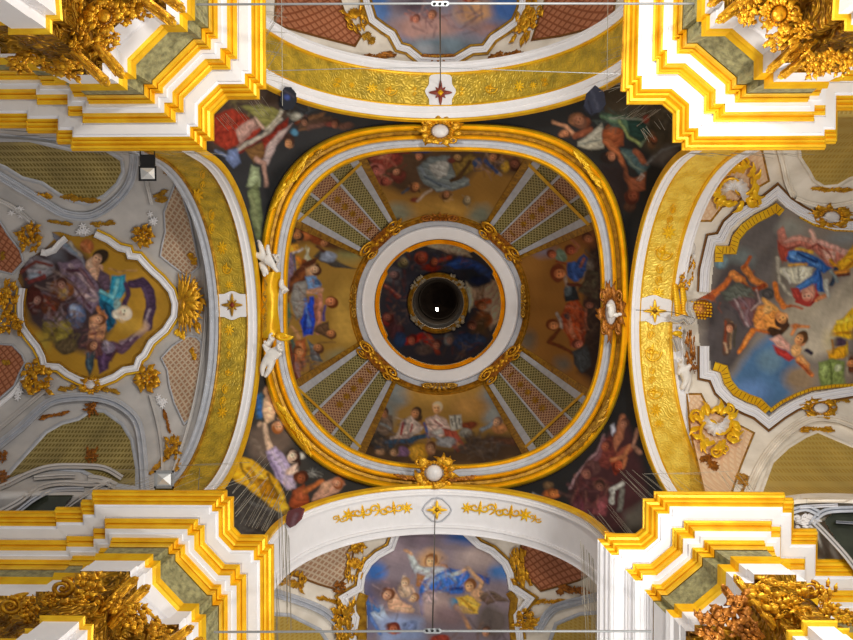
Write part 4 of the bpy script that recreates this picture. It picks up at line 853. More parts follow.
# upper left
cap_orn('cartouche', 104, 16, 44, 40, -35, 10.9, 'gilded medallion with wreath at the top of the upper left pier', 1)
cap_orn('cluster', 84, 22, 26, 40, 20, 10.9, 'dense leaf curls left of the upper left medallion', 2)
cap_orn('cluster', 132, 12, 30, 30, 60, 10.9, 'leaf curls right of the upper left medallion', 3)
cap_orn('cluster', 106, 40, 36, 22, -35, 10.9, 'leaf curls under the upper left medallion', 4)
cap_orn('spray', 42, 62, 50, 24, 25, 10.9, 'gilded acanthus spray left of the upper left consoles', 5)
cap_orn('cluster', 18, 62, 30, 22, 0, 10.9, 'leaf mass at the far left edge of the upper left capital', 6)
cap_orn('cluster', 70, 68, 34, 20, 30, 10.8, 'leaf mass between spray and consoles, upper left capital', 7)
cap_orn('rosette', 75, 46, 20, 14, 40, 10.8, 'small gilded blossom under the upper left leaf mass', 8)
prong('capital_console', [(72, 50), (106, 82)], 10, 11, 10.9, 'left of the two lower consoles on the upper left capital')
prong('capital_console', [(96, 44), (120, 73)], 11, 12, 10.9, 'right of the two lower consoles on the upper left capital')
prong('capital_console', [(138, -4), (172, 22)], 12, 11, 10.9, 'lower of the two right-hand consoles on the upper left capital')
prong('capital_console', [(152, -14), (181, 8)], 12, 11, 10.9, 'upper of the two right-hand consoles on the upper left capital')
# upper right
cap_orn('cartouche', 779, 14, 46, 44, 30, 10.9, 'round gilded medallion at the top of the upper right pier', 11)
cap_orn('cluster', 748, 10, 26, 34, 0, 10.9, 'leaf curls left of the upper right medallion', 12)
cap_orn('cluster', 782, 40, 44, 22, -30, 10.9, 'leaf curls under the upper right medallion', 13)
cap_orn('cluster', 803, 28, 22, 22, 0, 10.9, 'gilded curl right of the upper right medallion', 14)
cap_orn('spray', 800, 52, 40, 16, -35, 10.9, 'slanting acanthus spray on the upper right capital', 15)
for i, (x, y, lb) in enumerate([(815, 66, 'left'), (832, 62, 'middle'), (849, 62, 'right')]):
    cap_orn('cluster', x, y, 24, 26, 0, 10.7, lb+' leaf clump in the row at the right edge of the upper right capital', 16+i)
prong('capital_console', [(750, -4), (720, 20)], 14, 10, 10.9, 'diagonal console at the left of the upper right capital')
prong('capital_console', [(735, -16), (711, 4)], 10, 9, 10.9, 'short console at the very top of the upper right capital')
prong('capital_console', [(800, 42), (770, 70)], 10, 9, 10.9, 'left of the two slanting consoles on the upper right capital')
prong('capital_console', [(812, 52), (782, 76)], 9, 9, 10.9, 'right of the two slanting consoles on the upper right capital')
# lower left
cap_orn('cluster', 88, 586, 34, 34, 0, 10.9, 'leaf mass right of the ring volute, lower left capital', 21)
cap_orn('cluster', 76, 608, 44, 26, 0, 10.8, 'lower leaf mass on the lower left capital', 22)
cap_orn('rosette', 50, 600, 22, 20, 0, 10.8, 'gilded blossom between the two ring volutes, lower left', 23)
cap_orn('cluster', 28, 610, 28, 26, 0, 10.8, 'leaf mass beside the left ring volute, lower left', 24)
cap_orn('cluster', 136, 618, 32, 30, 30, 10.8, 'round curls under the lower left consoles', 25)
cap_orn('cluster', 158, 632, 30, 24, 30, 10.8, 'round curls right of the lower left consoles', 26)
cap_orn('cluster', 118, 604, 26, 22, -45, 10.8, 'leaf curls between the lower left consoles', 27)
for x, y, lb in ((62, 588, 'right'), (10, 606, 'left')):
    t = thing('ring_volute', lb+' ring shaped volute on the lower left capital', 'capital ornament', P(x, y, 10.9))
    b = OB(); b.scroll(0, 0, 1, -PI/2, 1.7, .28, 1); b.ball(0, 0, .3, .25); b.leaf(.3, -.8, -.6, 1.5, .6, .2, .3, 0, 1); b.build('volute', M['goldo'], t, x, y, 12, 9, 0, const(11.0))
prong('capital_console', [(90, 622), (134, 580)], 11, 10, 10.9, 'left of the two long slanting consoles on the lower left capital')
prong('capital_console', [(108, 626), (146, 588)], 12, 10, 10.9, 'right of the two long slanting consoles on the lower left capital')
prong('capital_console', [(160, 650), (190, 628)], 12, 9, 10.9, 'console at the bottom edge of the lower left capital')
prong('capital_console', [(178, 656), (200, 640)], 9, 9, 10.9, 'console tip right at the bottom edge of the lower left capital')
# lower right
cap_orn('cluster', 765, 600, 46, 36, 20, 10.8, 'bright leaf mass left of the spiral volute, lower right capital', 31)
cap_orn('cluster', 796, 605, 40, 30, 0, 10.8, 'bright leaf mass under the spiral volute, lower right capital', 32)
cap_orn('cluster', 826, 600, 28, 34, 0, 10.8, 'leaf mass right of the spiral volute, lower right capital', 33)
cap_orn('cluster', 846, 616, 20, 18, 0, 10.8, 'small leaf clump at the right edge, lower right capital', 34)
cap_orn('cluster', 735, 612, 40, 44, 40, 10.6, 'rust-brown carved mass left of the big slanting beam, lower right', 35, m='goldb')
cap_orn('cluster', 712, 628, 44, 34, 40, 10.6, 'rust-brown carved mass at the bottom edge, lower right', 36, m='goldb')
cap_orn('cluster', 748, 632, 34, 26, 40, 10.6, 'dark carved curls beside the beam foot, lower right', 37, m='goldb')
cap_orn('spray', 782, 584, 50, 16, 10, 10.8, 'acanthus spray along the top of the lower right capital', 38)
t = thing('ring_volute', 'tight spiral volute on the lower right capital', 'capital ornament', P(811, 590, 10.9))
b = OB(); b.scroll(0, 0, 1, -PI/2, 2.4, .2, 1); b.ball(0, 0, .3, .25); b.build('volute', M['goldo'], t, 811, 590, 10, 9, 0, const(10.95))
prong('capital_console', [(776, 628), (736, 578)], 10, 8, 10.75, 'right edge beam slanting down across the lower right capital')
prong('capital_console', [(762, 640), (724, 588)], 10, 8, 10.75, 'dark slanting beam left of the gilded one, lower right capital', m='goldb')
# ================================================================== left vault
def closed_frame(nm, path, zf, parent, white=7, gold=3.5, inner=2.5, mw='white'):
    mould('white_moulding', path, [(-white/2, -.02), (-white/2+.4, .10), (-white/2+1.4, .12), (-white/2+1.9, .06), (white/2-2, .08), (white/2-1.6, .13), (white/2-.4, .12), (white/2, -.02)], zf, M[mw], parent)
lf = thing('painted_vault_panel', 'curved framed fresco of the left vault with blue and purple robed figures', 'fresco', P(95, 308, 20.3))
FL = [(22, 288), (20, 302), (20, 316), (22, 327), (29, 337), (37, 347), (42, 357), (44, 366), (58, 367), (67, 374), (79, 380), (90, 383), (101, 382), (114, 377), (124, 370), (136, 368), (139, 359), (144, 355), (151, 342), (165, 330), (174, 316), (175, 304), (171, 291), (161, 279), (153, 272), (147, 266), (139, 257), (130, 256), (128, 250), (119, 248), (108, 240), (95, 234)]
PLY = FL+[(84, 237), (72, 236), (60, 232), (52, 232), (54, 240), (44, 250), (30, 258), (20, 270), (18, 280)]
fresco('fresco', PLY, z_side, 'b08428', '''
b88a2c e~ 140 300 24 30; 9c7428 e~ 150 340 16 12; 3f3134 p~ 18 262 40 250 66 244 80 250 92 262 104 285 112 300 110 330 100 350 86 354 62 344 45 336 30 322 22 300;
94909a e 40 268 14 9; 746e76 e 32 262 12 7; a8a4a8 e 42 266 8 4; 7a3a30 l 3 22 272 36 262 52 266; 9a4434 l 2 26 278 40 272; 94a0b0 e 34 276 6 4; 7c3634 l 5 30 282 44 276; 64646e p~ 44 248 62 246 66 262 50 262;
8c8c9c l 6>5 52 234 66 246 78 256 84 266; aca49c l 4 70 244 80 256; 8494a8 l 3 60 240 76 254; b4683a e 87 246 7 7; c88050 l 3 82 244 90 252; 
d4a88c p 86 262 94 256 103 266 101 280 92 282 86 274; e4c0a4 e 91 264 4 4; 34261a e 101 256 8 7.5; cc9474 e 96 263 3.5 4; c89878 l 4 98 268 100 280; 5c4858 p 100 268 110 276 112 288 102 292 98 282; 
7c687c p 58 264 80 260 96 280 102 300 92 314 78 302 64 288; bca4ac l 4 70 266 84 280 98 298; c4acac l 5 66 284 80 294 94 300; 5c3a4a l 3 64 276 76 288 90 308; 4c2c3c l 4 68 270 82 270 92 284; 8c6870 l 3 80 268 94 288;
2c8cac p 112 276 126 275 127 288 120 300 118 310 110 320 100 308 97 292 108 297; 7cc4d0 l 4 118 280 113 298 100 291; 44a4c0 l 4 122 280 120 296; 1a5a7c p 99 300 114 306 117 322 108 332 101 318; 123c54 l 3 104 306 112 326; 8cacac e 118 304 4 6;
44304a l 9>11 132 284 142 282 150 292 151 308 147 326; 5c4664 l 4 144 288 149 304; 947c8c l 7 147 325 137 336 122 344; 604458 l 9 134 338 122 350 113 346; b09ca8 l 2.5 150 310 144 328 130 340; 4c3450 l 5 126 284 128 296 124 306;
e4ccac e 124 314 8 8; b47c5c e 124 314 4 4; 8c4c3c e 124 312 2 2; ece0cc e 117 314 5 5; c89c3c e~ 132 326 12 8; 
cc9066 p 90 318 104 310 107 326 101 342 88 338; e0a880 e 94 326 5 5; c47c4c l 4 98 308 106 318; 8c5038 l 3 90 334 102 332; c88c60 e 100 336 5 5; 
546488 e 76 316 10 12; 8494bc e 74 311 6 7; a4b4d0 e 73 309 3 4; 8c7c84 e 55 316 10 10; 70606c e 52 322 8 8; 
8c7c30 e 64 328 9 8; a49440 e 62 326 5 4; 9c8c3a e 60 338 8 6; 7c6a28 e 50 330 8 10; 5c4c34 e 66 346 12 8; b09438 e~ 40 344 10 10; 
7c4c2a e 62 290 12 12; c49c54 e 63 292 4 6; 5c301c e 50 304 10 12; 8c3c24 l 3 44 296 54 310; 4c201a e 34 300 8 14; 
5c3838 p 82 344 100 340 118 350 112 362 96 360; 8c7c94 e 108 348 7 6; b0a8bc e 106 345 3 4; 34444c p 85 352 95 350 95 366 88 376 85 362; 4c6478 l 3 88 354 90 368; 4c3250 p 98 356 114 352 108 368 99 374; 6c5078 l 3 104 354 104 368; c8985c l 2 108 268 120 272 136 270; 
6c4c4c r 64 300 30 34 80 5 8c7474 4c3034 7c6c78 a48c84; 5c4438 r 60 330 26 14 30 4 7c6c3c 3c3434; 74484c r 94 340 16 14 24 4 9c7064 4c3440; d4a484 h 98 259 6.6 -60 34261a; ecd4b8 h 124 313 6.4 10 e8d8c4; dca07c h 99 320 5.4 -30 6c4028; a87c6c h 62 284 5 -120 4c2c24; b88464 h 93 346 4.8 120 5c3828; 9c7468 h 38 300 4.8 -60 4c201a''', lf, .85, -.0, 41, FG['L'])
closed_frame('white_moulding', FL, z_side, lf)
mould('gilded_fillet', FL, [(-6, 0), (-5.2, .08), (-3.8, .08), (-3.2, 0)], z_side, M['gold'], lf)
mould('outer_fillet', FL, [(3.4, 0), (3.8, .05), (5, .05), (5.6, 0)], z_side, M['goldd'], lf)
def panel(name, poly, m, zf, label, group, fil='gold', step=2, ang=0, cat='panel', rim=True, filw=2.2):
    t = thing(name, label, cat, P(*np.mean(poly, 0), float(zf(*[np.array([q]) for q in np.mean(poly, 0)])[0])), group)
    region('ground', poly, lambda a, c: zf(a, c)+.0, M[m], t, step, .005, (), ang)
    if rim: mould('rim', poly, halfround(filw, .05, 4), zf, M[fil], t, closed=True)
    return t
panel('trellis_panel', [(175, 184), (182, 195), (190, 220), (196, 250), (199, 266), (187, 277), (170, 264), (160, 256), (162, 245), (165, 232), (164, 212)], 'pinkl', z_side, 'tall pink trellis panel above the big gilded shell, left vault', 'trellis panels of the left vault', 'bluegrey')
panel('trellis_panel', [(188, 336), (196, 337), (201, 342), (201, 364), (196, 392), (191, 418), (184, 424), (174, 403), (169, 385), (167, 370), (161, 358), (172, 346)], 'pinkl', z_side, 'pink trellis panel with white sheen below the big gilded shell, left vault', 'trellis panels of the left vault', 'bluegrey')
panel('trellis_panel', [(-12, 214), (0, 222), (8, 235), (20, 250), (23, 262), (12, 274), (-12, 268)], 'pink', z_side, 'brown-pink trellis panel at the left edge, upper', 'trellis panels of the left vault', 'bluegrey')
panel('trellis_panel', [(-12, 343), (12, 345), (22, 355), (25, 363), (20, 372), (14, 386), (0, 398), (-12, 402)], 'pink', z_side, 'brown-pink trellis panel at the left edge, lower', 'trellis panels of the left vault', 'bluegrey')
A1 = [(-12, 133), (20, 138), (45, 144), (72, 150), (106, 150), (122, 160), (123, 172), (117, 184), (104, 196), (88, 204), (72, 201), (58, 194), (42, 183), (22, 178), (6, 168), (-12, 160)]
panel('mesh_panel', A1, 'netgold', z_side, 'gold mesh lunette ground above the left fresco', 'mesh grounds over the windows', 'bluegrey', filw=4)
A2 = [(-12, 482), (8, 474), (25, 455), (46, 432), (62, 423), (78, 419), (92, 410), (104, 411), (122, 424), (132, 440), (137, 468), (137, 488), (110, 484), (80, 470), (48, 468), (20, 476), (0, 484)]
panel('mesh_panel', A2, 'netgold', z_side, 'gold mesh lunette ground below the left fresco', 'mesh grounds over the windows', 'bluegrey', filw=4)
def rib(name, pts, w, zf, m, label, group=None, drop=.12, lines=3):
    pts = smooth_path(pts, False, 4); pr = [(-w/2, -.02)]
    for i in range(lines):
        a = -w/2+w*i/lines; b = -w/2+w*(i+1)/lines; d = drop*(1-.5*(i % 2)); pr += [(a+.3, d), (b-.3, d*.85)]
    pr += [(w/2, -.02)]
    o = mould(name, pts, pr, zf, M[m], None); return tag(o, label, 'moulding', group)
G1 = 'white stucco ribs of the left vault'
rib('vault_rib', [(-10, 452), (20, 428), (48, 403), (75, 397), (100, 398), (120, 405), (136, 420), (142, 445), (145, 490)], 9, z_side, 'bluegrey', 'broad white rib arching over the lower left mesh lunette', G1, .16, 4)
rib('vault_rib', [(-10, 436), (14, 416), (38, 396), (52, 384)], 5, z_side, 'plaster', 'straight white rib left of the lower gilded cartouche, left vault', G1, .12, 2)
rib('vault_rib', [(150, 395), (158, 425), (162, 455), (162, 488)], 3, z_side, 'plaster', 'thin curved rib beside the brown leaf drop, lower left', G1, .08, 2)
rib('vault_rib', [(-10, 170), (20, 188), (45, 203), (65, 214), (90, 216), (112, 204), (128, 186), (134, 165), (133, 145)], 9, z_side, 'bluegrey', 'broad white rib sweeping under the upper left mesh lunette', G1, .16, 4)
rib('vault_rib', [(-10, 196), (14, 208), (34, 224)], 5, z_side, 'plaster', 'short white rib at the left edge above the trellis', G1, .12, 2)
rib('vault_rib', [(140, 150), (146, 180), (152, 205)], 4, z_side, 'plaster', 'thin white rib beside the black floodlight', G1, .10, 2)
rib('vault_rib', [(172, 150), (188, 185), (198, 225), (204, 262), (206, 305), (203, 350), (196, 395), (184, 440), (168, 485)], 3.5, z_side, 'plaster', 'long curved rib following the left crossing arch', G1, .10, 2)
rib('vault_rib', [(28, 376), (20, 384), (12, 394), (0, 404), (-8, 410)], 5, z_side, 'white', 'white scalloped edge of the lower left trellis', G1, .08, 2)
# small carvings of the left vault
G2 = 'gilded carvings of the left vault'
for i, a in enumerate([
 ('spray', 38, 195, 28, 15, 10, 'small leaf carving in the upper left lunette, left one', 'goldo'), ('spray', 80, 199, 38, 15, 8, 'long leaf carving at the lower rim of the upper left lunette', 'goldd'),
 ('cluster', 28, 237, 26, 26, 0, 'gilded leaf knot above the open white book shape, left vault', 'goldo'), ('spray', 60, 223, 24, 10, 5, 'flat dark gold leaf left of the upper white blossoms', 'goldd'),
 ('spray', 103, 224, 24, 11, -8, 'flat gold leaf right of the upper white blossoms', 'goldd'), ('rosette', 143, 236, 27, 29, 0, 'gilded rosette with curling leaves on the upper right of the frame, left vault', 'goldo'),
 ('rosette', 147, 378, 31, 36, 0, 'round gilded flower bunch on the lower right of the frame, left vault', 'goldo'), ('cluster', 37, 377, 34, 32, 0, 'dark gilded flower bunch on the lower left of the frame', 'goldo'),
 ('spray', 67, 388, 18, 11, -8, 'gold leaf left of the lower cartouche, left vault', 'goldd'), ('spray', 110, 390, 20, 12, 12, 'gold leaf right of the lower cartouche, left vault', 'goldd'),
 ('cluster', 8, 298, 22, 32, 0, 'gilded garland at the left edge, upper half', 'goldo'), ('cluster', 10, 322, 26, 26, 0, 'gilded garland at the left edge, lower half', 'goldo'),
 ('spray', 192, 259, 13, 16, 60, 'tiny gilded flower in the upper pink trellis, left vault', 'goldo'), ('spray', 193, 354, 12, 13, 60, 'tiny gilded flower in the lower pink trellis, left vault', 'goldo'),
 ('spray', 166, 168, 14, 22, 60, 'yellow-green leaf carving under the upper left cornice', 'goldd'), ('spray', 160, 197, 12, 28, 80, 'faded leaf strip beside the upper pink trellis', 'goldd'),
 ('spray', 167, 421, 24, 9, 72, 'brown leaf drop below the gilded flower bunch, left vault', 'goldb'), ('cluster', 172, 447, 20, 22, 0, 'gilded leaf bunch above the small square floodlight', 'goldo'),
 ('spray', 160, 463, 30, 12, -45, 'slanting gilded leaf above the small square floodlight', 'goldo'), ('spray', 177, 465, 14, 14, -60, 'gilded leaf at the foot of the left crossing arch', 'goldo'),
 ('spray', 54, 415, 30, 10, -12, 'brown gilt leaf on the rim of the lower left lunette', 'goldb'), ('cluster', 91, 409, 15, 14, 0, 'brown gilt knot at the crown of the lower left lunette', 'goldb'),
 ('cluster', 2, 456, 12, 12, 0, 'tiny gilt knot at the left edge of the lower lunette', 'goldb'), ('cluster', 4, 477, 14, 14, 0, 'gilt knot beside the lower left window head', 'goldb'),
 ('spray', 180, 334, 12, 18, 20, 'gold leaf under the big gilded shell', 'gold'), ('cluster', 92, 455, 16, 14, 0, 'dark gilt knot on the lower left window head', 'goldb'),
 ('spray', 6, 362, 8, 12, 0, 'gilt leaf in the lower edge trellis', 'goldd'), ('spray', 2, 256, 8, 12, 70, 'gilt leaf in the upper edge trellis', 'goldd')]):
    k, x, y, w, h, r, lb, m = a; ornament(k, x, y, w, h, r, z_side, lb, 'gilded_carving', 'ornament', G2, m, seed=i, dm=.9)
ornament('cartouche', 90, 385, 26, 20, 0, z_side, 'gilded cartouche with white centre at the bottom of the left fresco frame', 'gilded_cartouche', 'ornament', G2, seed=50)
# big shell at the right of the left frame
t = thing('gilded_shell', 'large fluted gilded shell joining the left fresco frame to the arch', 'ornament', P(192, 302, 20.2))
b = OB()
for i in range(17): b.leaf(-.8, 0, -1.36+.17*i, 1.75-.06*abs(i-8), .2, .3+.1*(i % 2), (i-8)*.08, 0, 2)
for i in range(9): b.leaf(-.2, -.4+.1*i, -1.2+.3*i, .8, .16, .4, .8*(-1)**i, .25, 3)
b.build('fluted_fan', M['goldo'], t, 192, 303, 16, 25, 0, z_side, 1)
b = OB()
for i in range(10): b.leaf(.3+.2*math.cos(i*2.4), .8*math.sin(i*.7-3), i*1.1, .6, .16, .35, 1.2*(-1)**i, .3, 2)
b.ball(-.6, .1, .4, .2, .3); b.build('leaf_overlay', M['goldo'], t, 192, 303, 15, 26, 0, z_side, 1)
# white blossoms on the left vault
for x, y, w, h, lb in ((80, 229, 22, 16, 'white stucco blossoms above the left fresco frame'), (152, 219, 16, 16, 'white stucco blossoms beside the upper right rosette, left vault'), (160, 401, 16, 18, 'white stucco blossoms beside the lower right flower bunch, left vault'), (22, 392, 18, 20, 'white stucco blossoms beside the lower left flower bunch'), (16, 212, 22, 14, 'worn white stucco leaves at the left edge')):
    t = thing('stucco_blossoms', lb, 'ornament', P(x, y, 20), 'white blossoms of the left vault'); b = OB()
    for i in range(5): b.rosette(rs.uniform(-.6, .6), rs.uniform(-.6, .6), .45, 6, .1)
    b.build('blossom', M['white'], t, x, y, w/2, h/2, 0, z_side, .9)
# painted white book leaf that breaks the frame
t = thing('frame_corner', 'white zigzag corner of the frame at the upper left of the left fresco', 'moulding', P(52, 250, 20.2)); mould('white_moulding', [(41, 252), (46, 253), (54, 250), (60, 243), (66, 238)], [(-3.5, 0), (-3, .12), (0, .06), (3, .12), (3.5, 0)], z_side, M['white'], t)

# windows of the left arm (in the lower side wall) ------------------
def wz(x, y): return z_side(x, y)-.02
w1 = struct(region('window_1', [(18, 515), (34, 500), (52, 492), (82, 490), (70, 498), (58, 515)], wz, M['pane'], None, 1.5))
for i, (pts, w, mt) in enumerate([([(-8, 516), (18, 502), (38, 488), (60, 483), (90, 484), (108, 482)], 6, 'plaster'), ([(-8, 524), (14, 514), (36, 498), (56, 490), (84, 489)], 5, 'bluegrey'), ([(-8, 490), (8, 484), (28, 474), (50, 467), (78, 466), (104, 468), (122, 478)], 6, 'plaster'), ([(34, 478), (60, 476), (75, 476)], 5, 'plaster'), ([(88, 478), (102, 480), (116, 486)], 8, 'plaster'), ([(58, 514), (74, 502), (96, 488), (112, 480)], 4, 'plaster')]):
    o = mould('window_frame', smooth_path(pts), [(-w/2, 0), (-w/2+.4, .14), (-.6, .10), (0, .02), (.6, .10), (w/2-.4, .14), (w/2, 0)], wz, M[mt], w1)
# upper lunette window strip at the left edge
w2 = struct(region('window_2', [(-10, 134), (57, 138), (56, 143), (-10, 141)], wz, M['bluegrey'], None, 2))
mould('window_frame', [(-10, 136), (20, 138), (56, 142)], halfround(3, .08), wz, M['iron'], w2); mould('window_frame', [(-10, 131), (56, 135)], halfround(3, .08), wz, M['plaster'], w2)

# ================================================================== right vault
rf_ = thing('painted_vault_panel', 'curved framed fresco of the right vault with reclining bare figure and cherub', 'fresco', P(780, 308, 20.3))
RU = [(704, 292), (705, 270), (712, 240), (721, 238.5), (728, 225), (738, 216), (752, 207), (765, 202), (777.5, 192), (788, 203), (800, 211), (815, 219), (835, 225), (880, 227)]
RL = [(880, 390), (853, 391), (835, 394), (812, 398), (795, 405), (782, 413), (769, 423), (757, 413), (745, 408), (730, 400), (720, 390), (714, 376), (704.5, 374), (704.5, 346)]
# frame centre lines above are white moulding; picture reaches to its inner edge
PR = [(711, 292), (713, 270), (716, 247), (728, 246), (733, 232), (742, 223), (754, 214), (768, 207), (777, 200), (785, 207), (798, 215), (814, 223), (835, 229), (885, 231), (885, 386), (853, 387), (835, 389), (812, 392), (795, 399), (780, 407), (769, 416), (757, 406), (745, 402), (733, 395), (724, 385), (720, 371), (711, 370), (709, 350), (700, 345), (696, 300)]
fresco('fresco', PR, z_side, '8a8078', '''
66605f p~ 716 245 740 222 776 206 782 215 780 260 776 300 760 300 740 280 716 270; 7898a4 e 722 262 8 7; 6c7474 e~ 740 262 14 14; 50494a p~ 708 296 716 276 730 262 748 264 762 292 756 330 742 356 726 376 710 366 704 340; 
4c7098 p~ 752 350 772 334 790 345 802 372 786 400 768 412 745 398 728 384 738 370; 5c7eb0 e~ 750 392 20 12; 6c8ca4 e~ 770 360 12 12; 
b0a490 e~ 810 312 22 20; a89c88 e~ 788 325 10 22; c0b4a0 p~ 800 330 830 296 853 272 885 270 885 310 850 318 836 330 832 350 815 360 800 350; 9c8468 e~ 800 378 16 12; 8c8c84 e~ 790 228 12 8; 84888a e~ 845 238 14 6; 706860 p~ 776 250 784 262 790 290 782 300 772 290;
cc6c2e l 6>6 712 298 724 285 734 274 742 279; d4803c l 7 745 268 752 278 764 286; b45826 l 4 744 268 750 258; dc8a44 l 8 733 274 745 286; 943e1c l 5 742 284 756 290 764 286; c46428 l 5 740 286 728 294; a84c24 l 6 700 296 712 297; d06c34 l 3 704 293 718 290; 
5c6058 p 720 292 738 282 752 286 756 310 740 308 724 300; 6c4c50 p 728 302 745 296 758 300 752 326 743 326 738 312; b09ca0 l 2 735 300 742 312 748 326; 8c7078 l 2.5 740 298 748 308 746 320; 50484c l 3 726 306 738 314 744 328; c4a8a4 l 2 756 290 760 302 752 310;
e49444 p 758 306 770 302 782 312 785 326 773 331 758 328 752 320; ecb46c e 768 309 5 5; dc7c30 l 6 775 284 778 298 784 306; ecac5c l 5 764 300 776 310; 4c4848 e 768 294 6 6; c46828 l 4 752 330 770 332; e09044 e 760 324 6 6; dc8844 e 781 318 7 6; f0b078 e 785 317 4 4; 4a2e18 l 6 770 329 780 333 787 325; 3c2414 e 776 333 7 4; dc7c38 l 3 782 306 790 306; 6c3820 l 1.5 778 314 784 316; 
dc7c2c l 6>4 752 332 744 344 739 352; f09c4c l 3 750 334 745 343; 
5c4438 l 8 728 322 726 352; ac8c68 l 2 732 322 730 348; 8c3c20 l 2 726 322 725 350; c8a888 l 2 725 344 727 352; 4c4434 l 2 735 326 734 346; 
b46c5c p 778 232 783 226 787 242 800 238 812 238 822 240 840 248 853 258 853 264 838 272 825 264 815 252 800 247 786 252 782 264 778 252; d89c8c l 5 786 241 800 237 814 243; dca89c l 6 820 242 836 248 852 256; a44434 p 777 240 784 246 792 250 786 262 780 260; e8b8a8 l 4 811 231 815 240; 8c3c34 l 2 806 250 818 244 830 258; e4b4a4 p 822 250 836 252 834 266 824 258; a85448 l 2 826 250 838 268; 8c4438 l 2 788 248 800 246; c88070 l 6 781 232 784 238;
e4a820 p 853 246 838 262 838 274 853 268 870 258 880 240; dc9820 l 4 830 260 842 273; e0b040 l 4 797 250 812 252; c07818 l 3 842 272 853 262;
2c5ca4 p 785 258 790 250 806 252 818 258 832 268 824 273 812 267 800 262 790 262; 5c94dc l 5 790 253 806 257 820 267; 1c3c7c l 3 798 254 816 262; 7cace8 l 2 790 256 800 260; 
ccc8b4 p 780 268 800 266 813 268 811 282 800 284 788 281 778 272; b8b0a0 l 3 777 258 780 282 792 298; e0dcc8 e 802 274 8 8; 9c9888 l 1.5 798 268 800 280; dcd8d0 l 2 784 270 790 282; e0a850 l 3 790 265 806 264;
3464b0 p 797 286 812 276 820 266 825 292 818 291 812 284 800 294; 5490dc l 4 798 288 812 280; 1c4484 l 2 820 272 822 290; b44038 p 791 288 798 288 803 296 812 294 816 284 819 296 810 306 798 304 792 297; dc9c84 p 801 291 814 284 816 292 810 303 802 302; a83028 l 3 796 302 808 304 818 296; 8c4c44 l 1 806 290 808 302; dc8c5c l 4 816 300 825 296; 
ccccc4 l 4 826 280 828 296; 34445c l 5 832 284 836 270; dc9038 l 4 834 274 848 271; 94a0a0 l 3 830 272 838 282; 6c3420 l 3 838 276 848 274;
58381c e 803 337 6 6; dc8c54 e 800 341 5 4.5; dc8c50 l 3.5 792 334 796 326 808 327; c47038 e 795 326 4 2.5; ecb070 e 796 350 5.5 6.5; dc9050 l 8 800 359 806 366; e0a468 l 4 802 356 806 364; d47c40 l 5 803 366 812 375; 9c4020 l 2 798 362 810 374; d8a090 p 770 338 780 335 790 344 790 352 776 347; b43430 p 772 345 786 351 796 358 790 362 778 356; e4b4a4 l 3 774 339 784 345; 30283c l 4 806 350 812 354; 
e4b41c p 834 325 853 308 870 312 870 342 842 338 830 336; f4d040 l 5 838 322 853 318; c88810 l 3 834 334 853 332; dc9c18 p 826 350 848 344 850 358 830 361; f0c030 l 3 846 342 848 354; 4c384c e 838 342 9 4; d4c49c e~ 828 340 5 8; b47820 l 2 832 340 834 352;
7c8c4c p 818 362 832 358 844 362 846 386 820 388; a8bc70 e 824 370 4 7; 5c6c34 l 2 830 362 832 384; c0c8a0 e 838 368 4 4; 8c7c6c e 851 365 6 14; 64341c e 852 365 5 9; b0a490 l 2 846 358 848 376; 7c6c60 p~ 846 376 885 370 885 388 846 388; 50585c p~ 853 330 885 330 885 370 858 372;
bc5c38 l 2 790 306 802 308; 9c4c34 r 742 300 30 30 22 3 5c443c 7c5c50; e89c5c h 781 319 7 55 43291a; dca088 h 806 296 7 85 a83830; e49c64 h 800 339 6 -60 58381c; d08850 h 852 364 5 0 5c301c; d4906c h 730 328 4.4 -90 4c3024''', rf_, .85, 0, 43, FG['R'])
for pth in (RU, RL):
    mould('white_moulding', pth, [(-5, -.02), (-4.6, .12), (-3, .13), (-2.4, .05), (-.6, .07), (-.2, .12), (1, .12), (1.4, .05), (3, .07), (3.4, .14), (4.6, .14), (5, -.02)], z_side, M['white'], rf_)
    mould('outer_fillet', pth, [(4.9, 0), (5.3, .07), (6.6, .07), (7.2, 0)], z_side, M['line'], rf_)
def flutes(pth, w):     # gilded fluting inside the white moulding
    p = densify(pth, False, 3.5); prof = [(-w/2, .02), (-w/2+.8, .11), (w/2-.8, .11), (w/2, .02)]
    mould('gilded_fluting', pth, prof, z_side, M['gold'], rf_)
    b = OB(); V = []
    for i in range(1, len(p)-1, 2):
        d = np.array(p[i+1])-np.array(p[i-1]); a = math.atan2(d[1], d[0]); b.ball(p[i][0], p[i][1], 0, 1, 1, 1, 6)
    # dark grooves between the flutes
    V = []; F = []
    for i in range(1, len(p)-1):
        c = np.array(p[i]); d = np.array(p[i+1])-np.array(p[i-1]); d = d/np.linalg.norm(d); nn = np.array([d[1], -d[0]]); k = len(V)
        for u, v in ((-.1, -w*.36), (.5, -w*.36), (1.1, w*.36), (.5, w*.36)):
            q = c+d*u+nn*v; V.append(W(q[0], q[1], z_side(q[0], q[1])-.12))
        F.append((k, k+1, k+2, k+3))
    mesh('flute_grooves', np.array(V), F, M['goldb'], rf_)

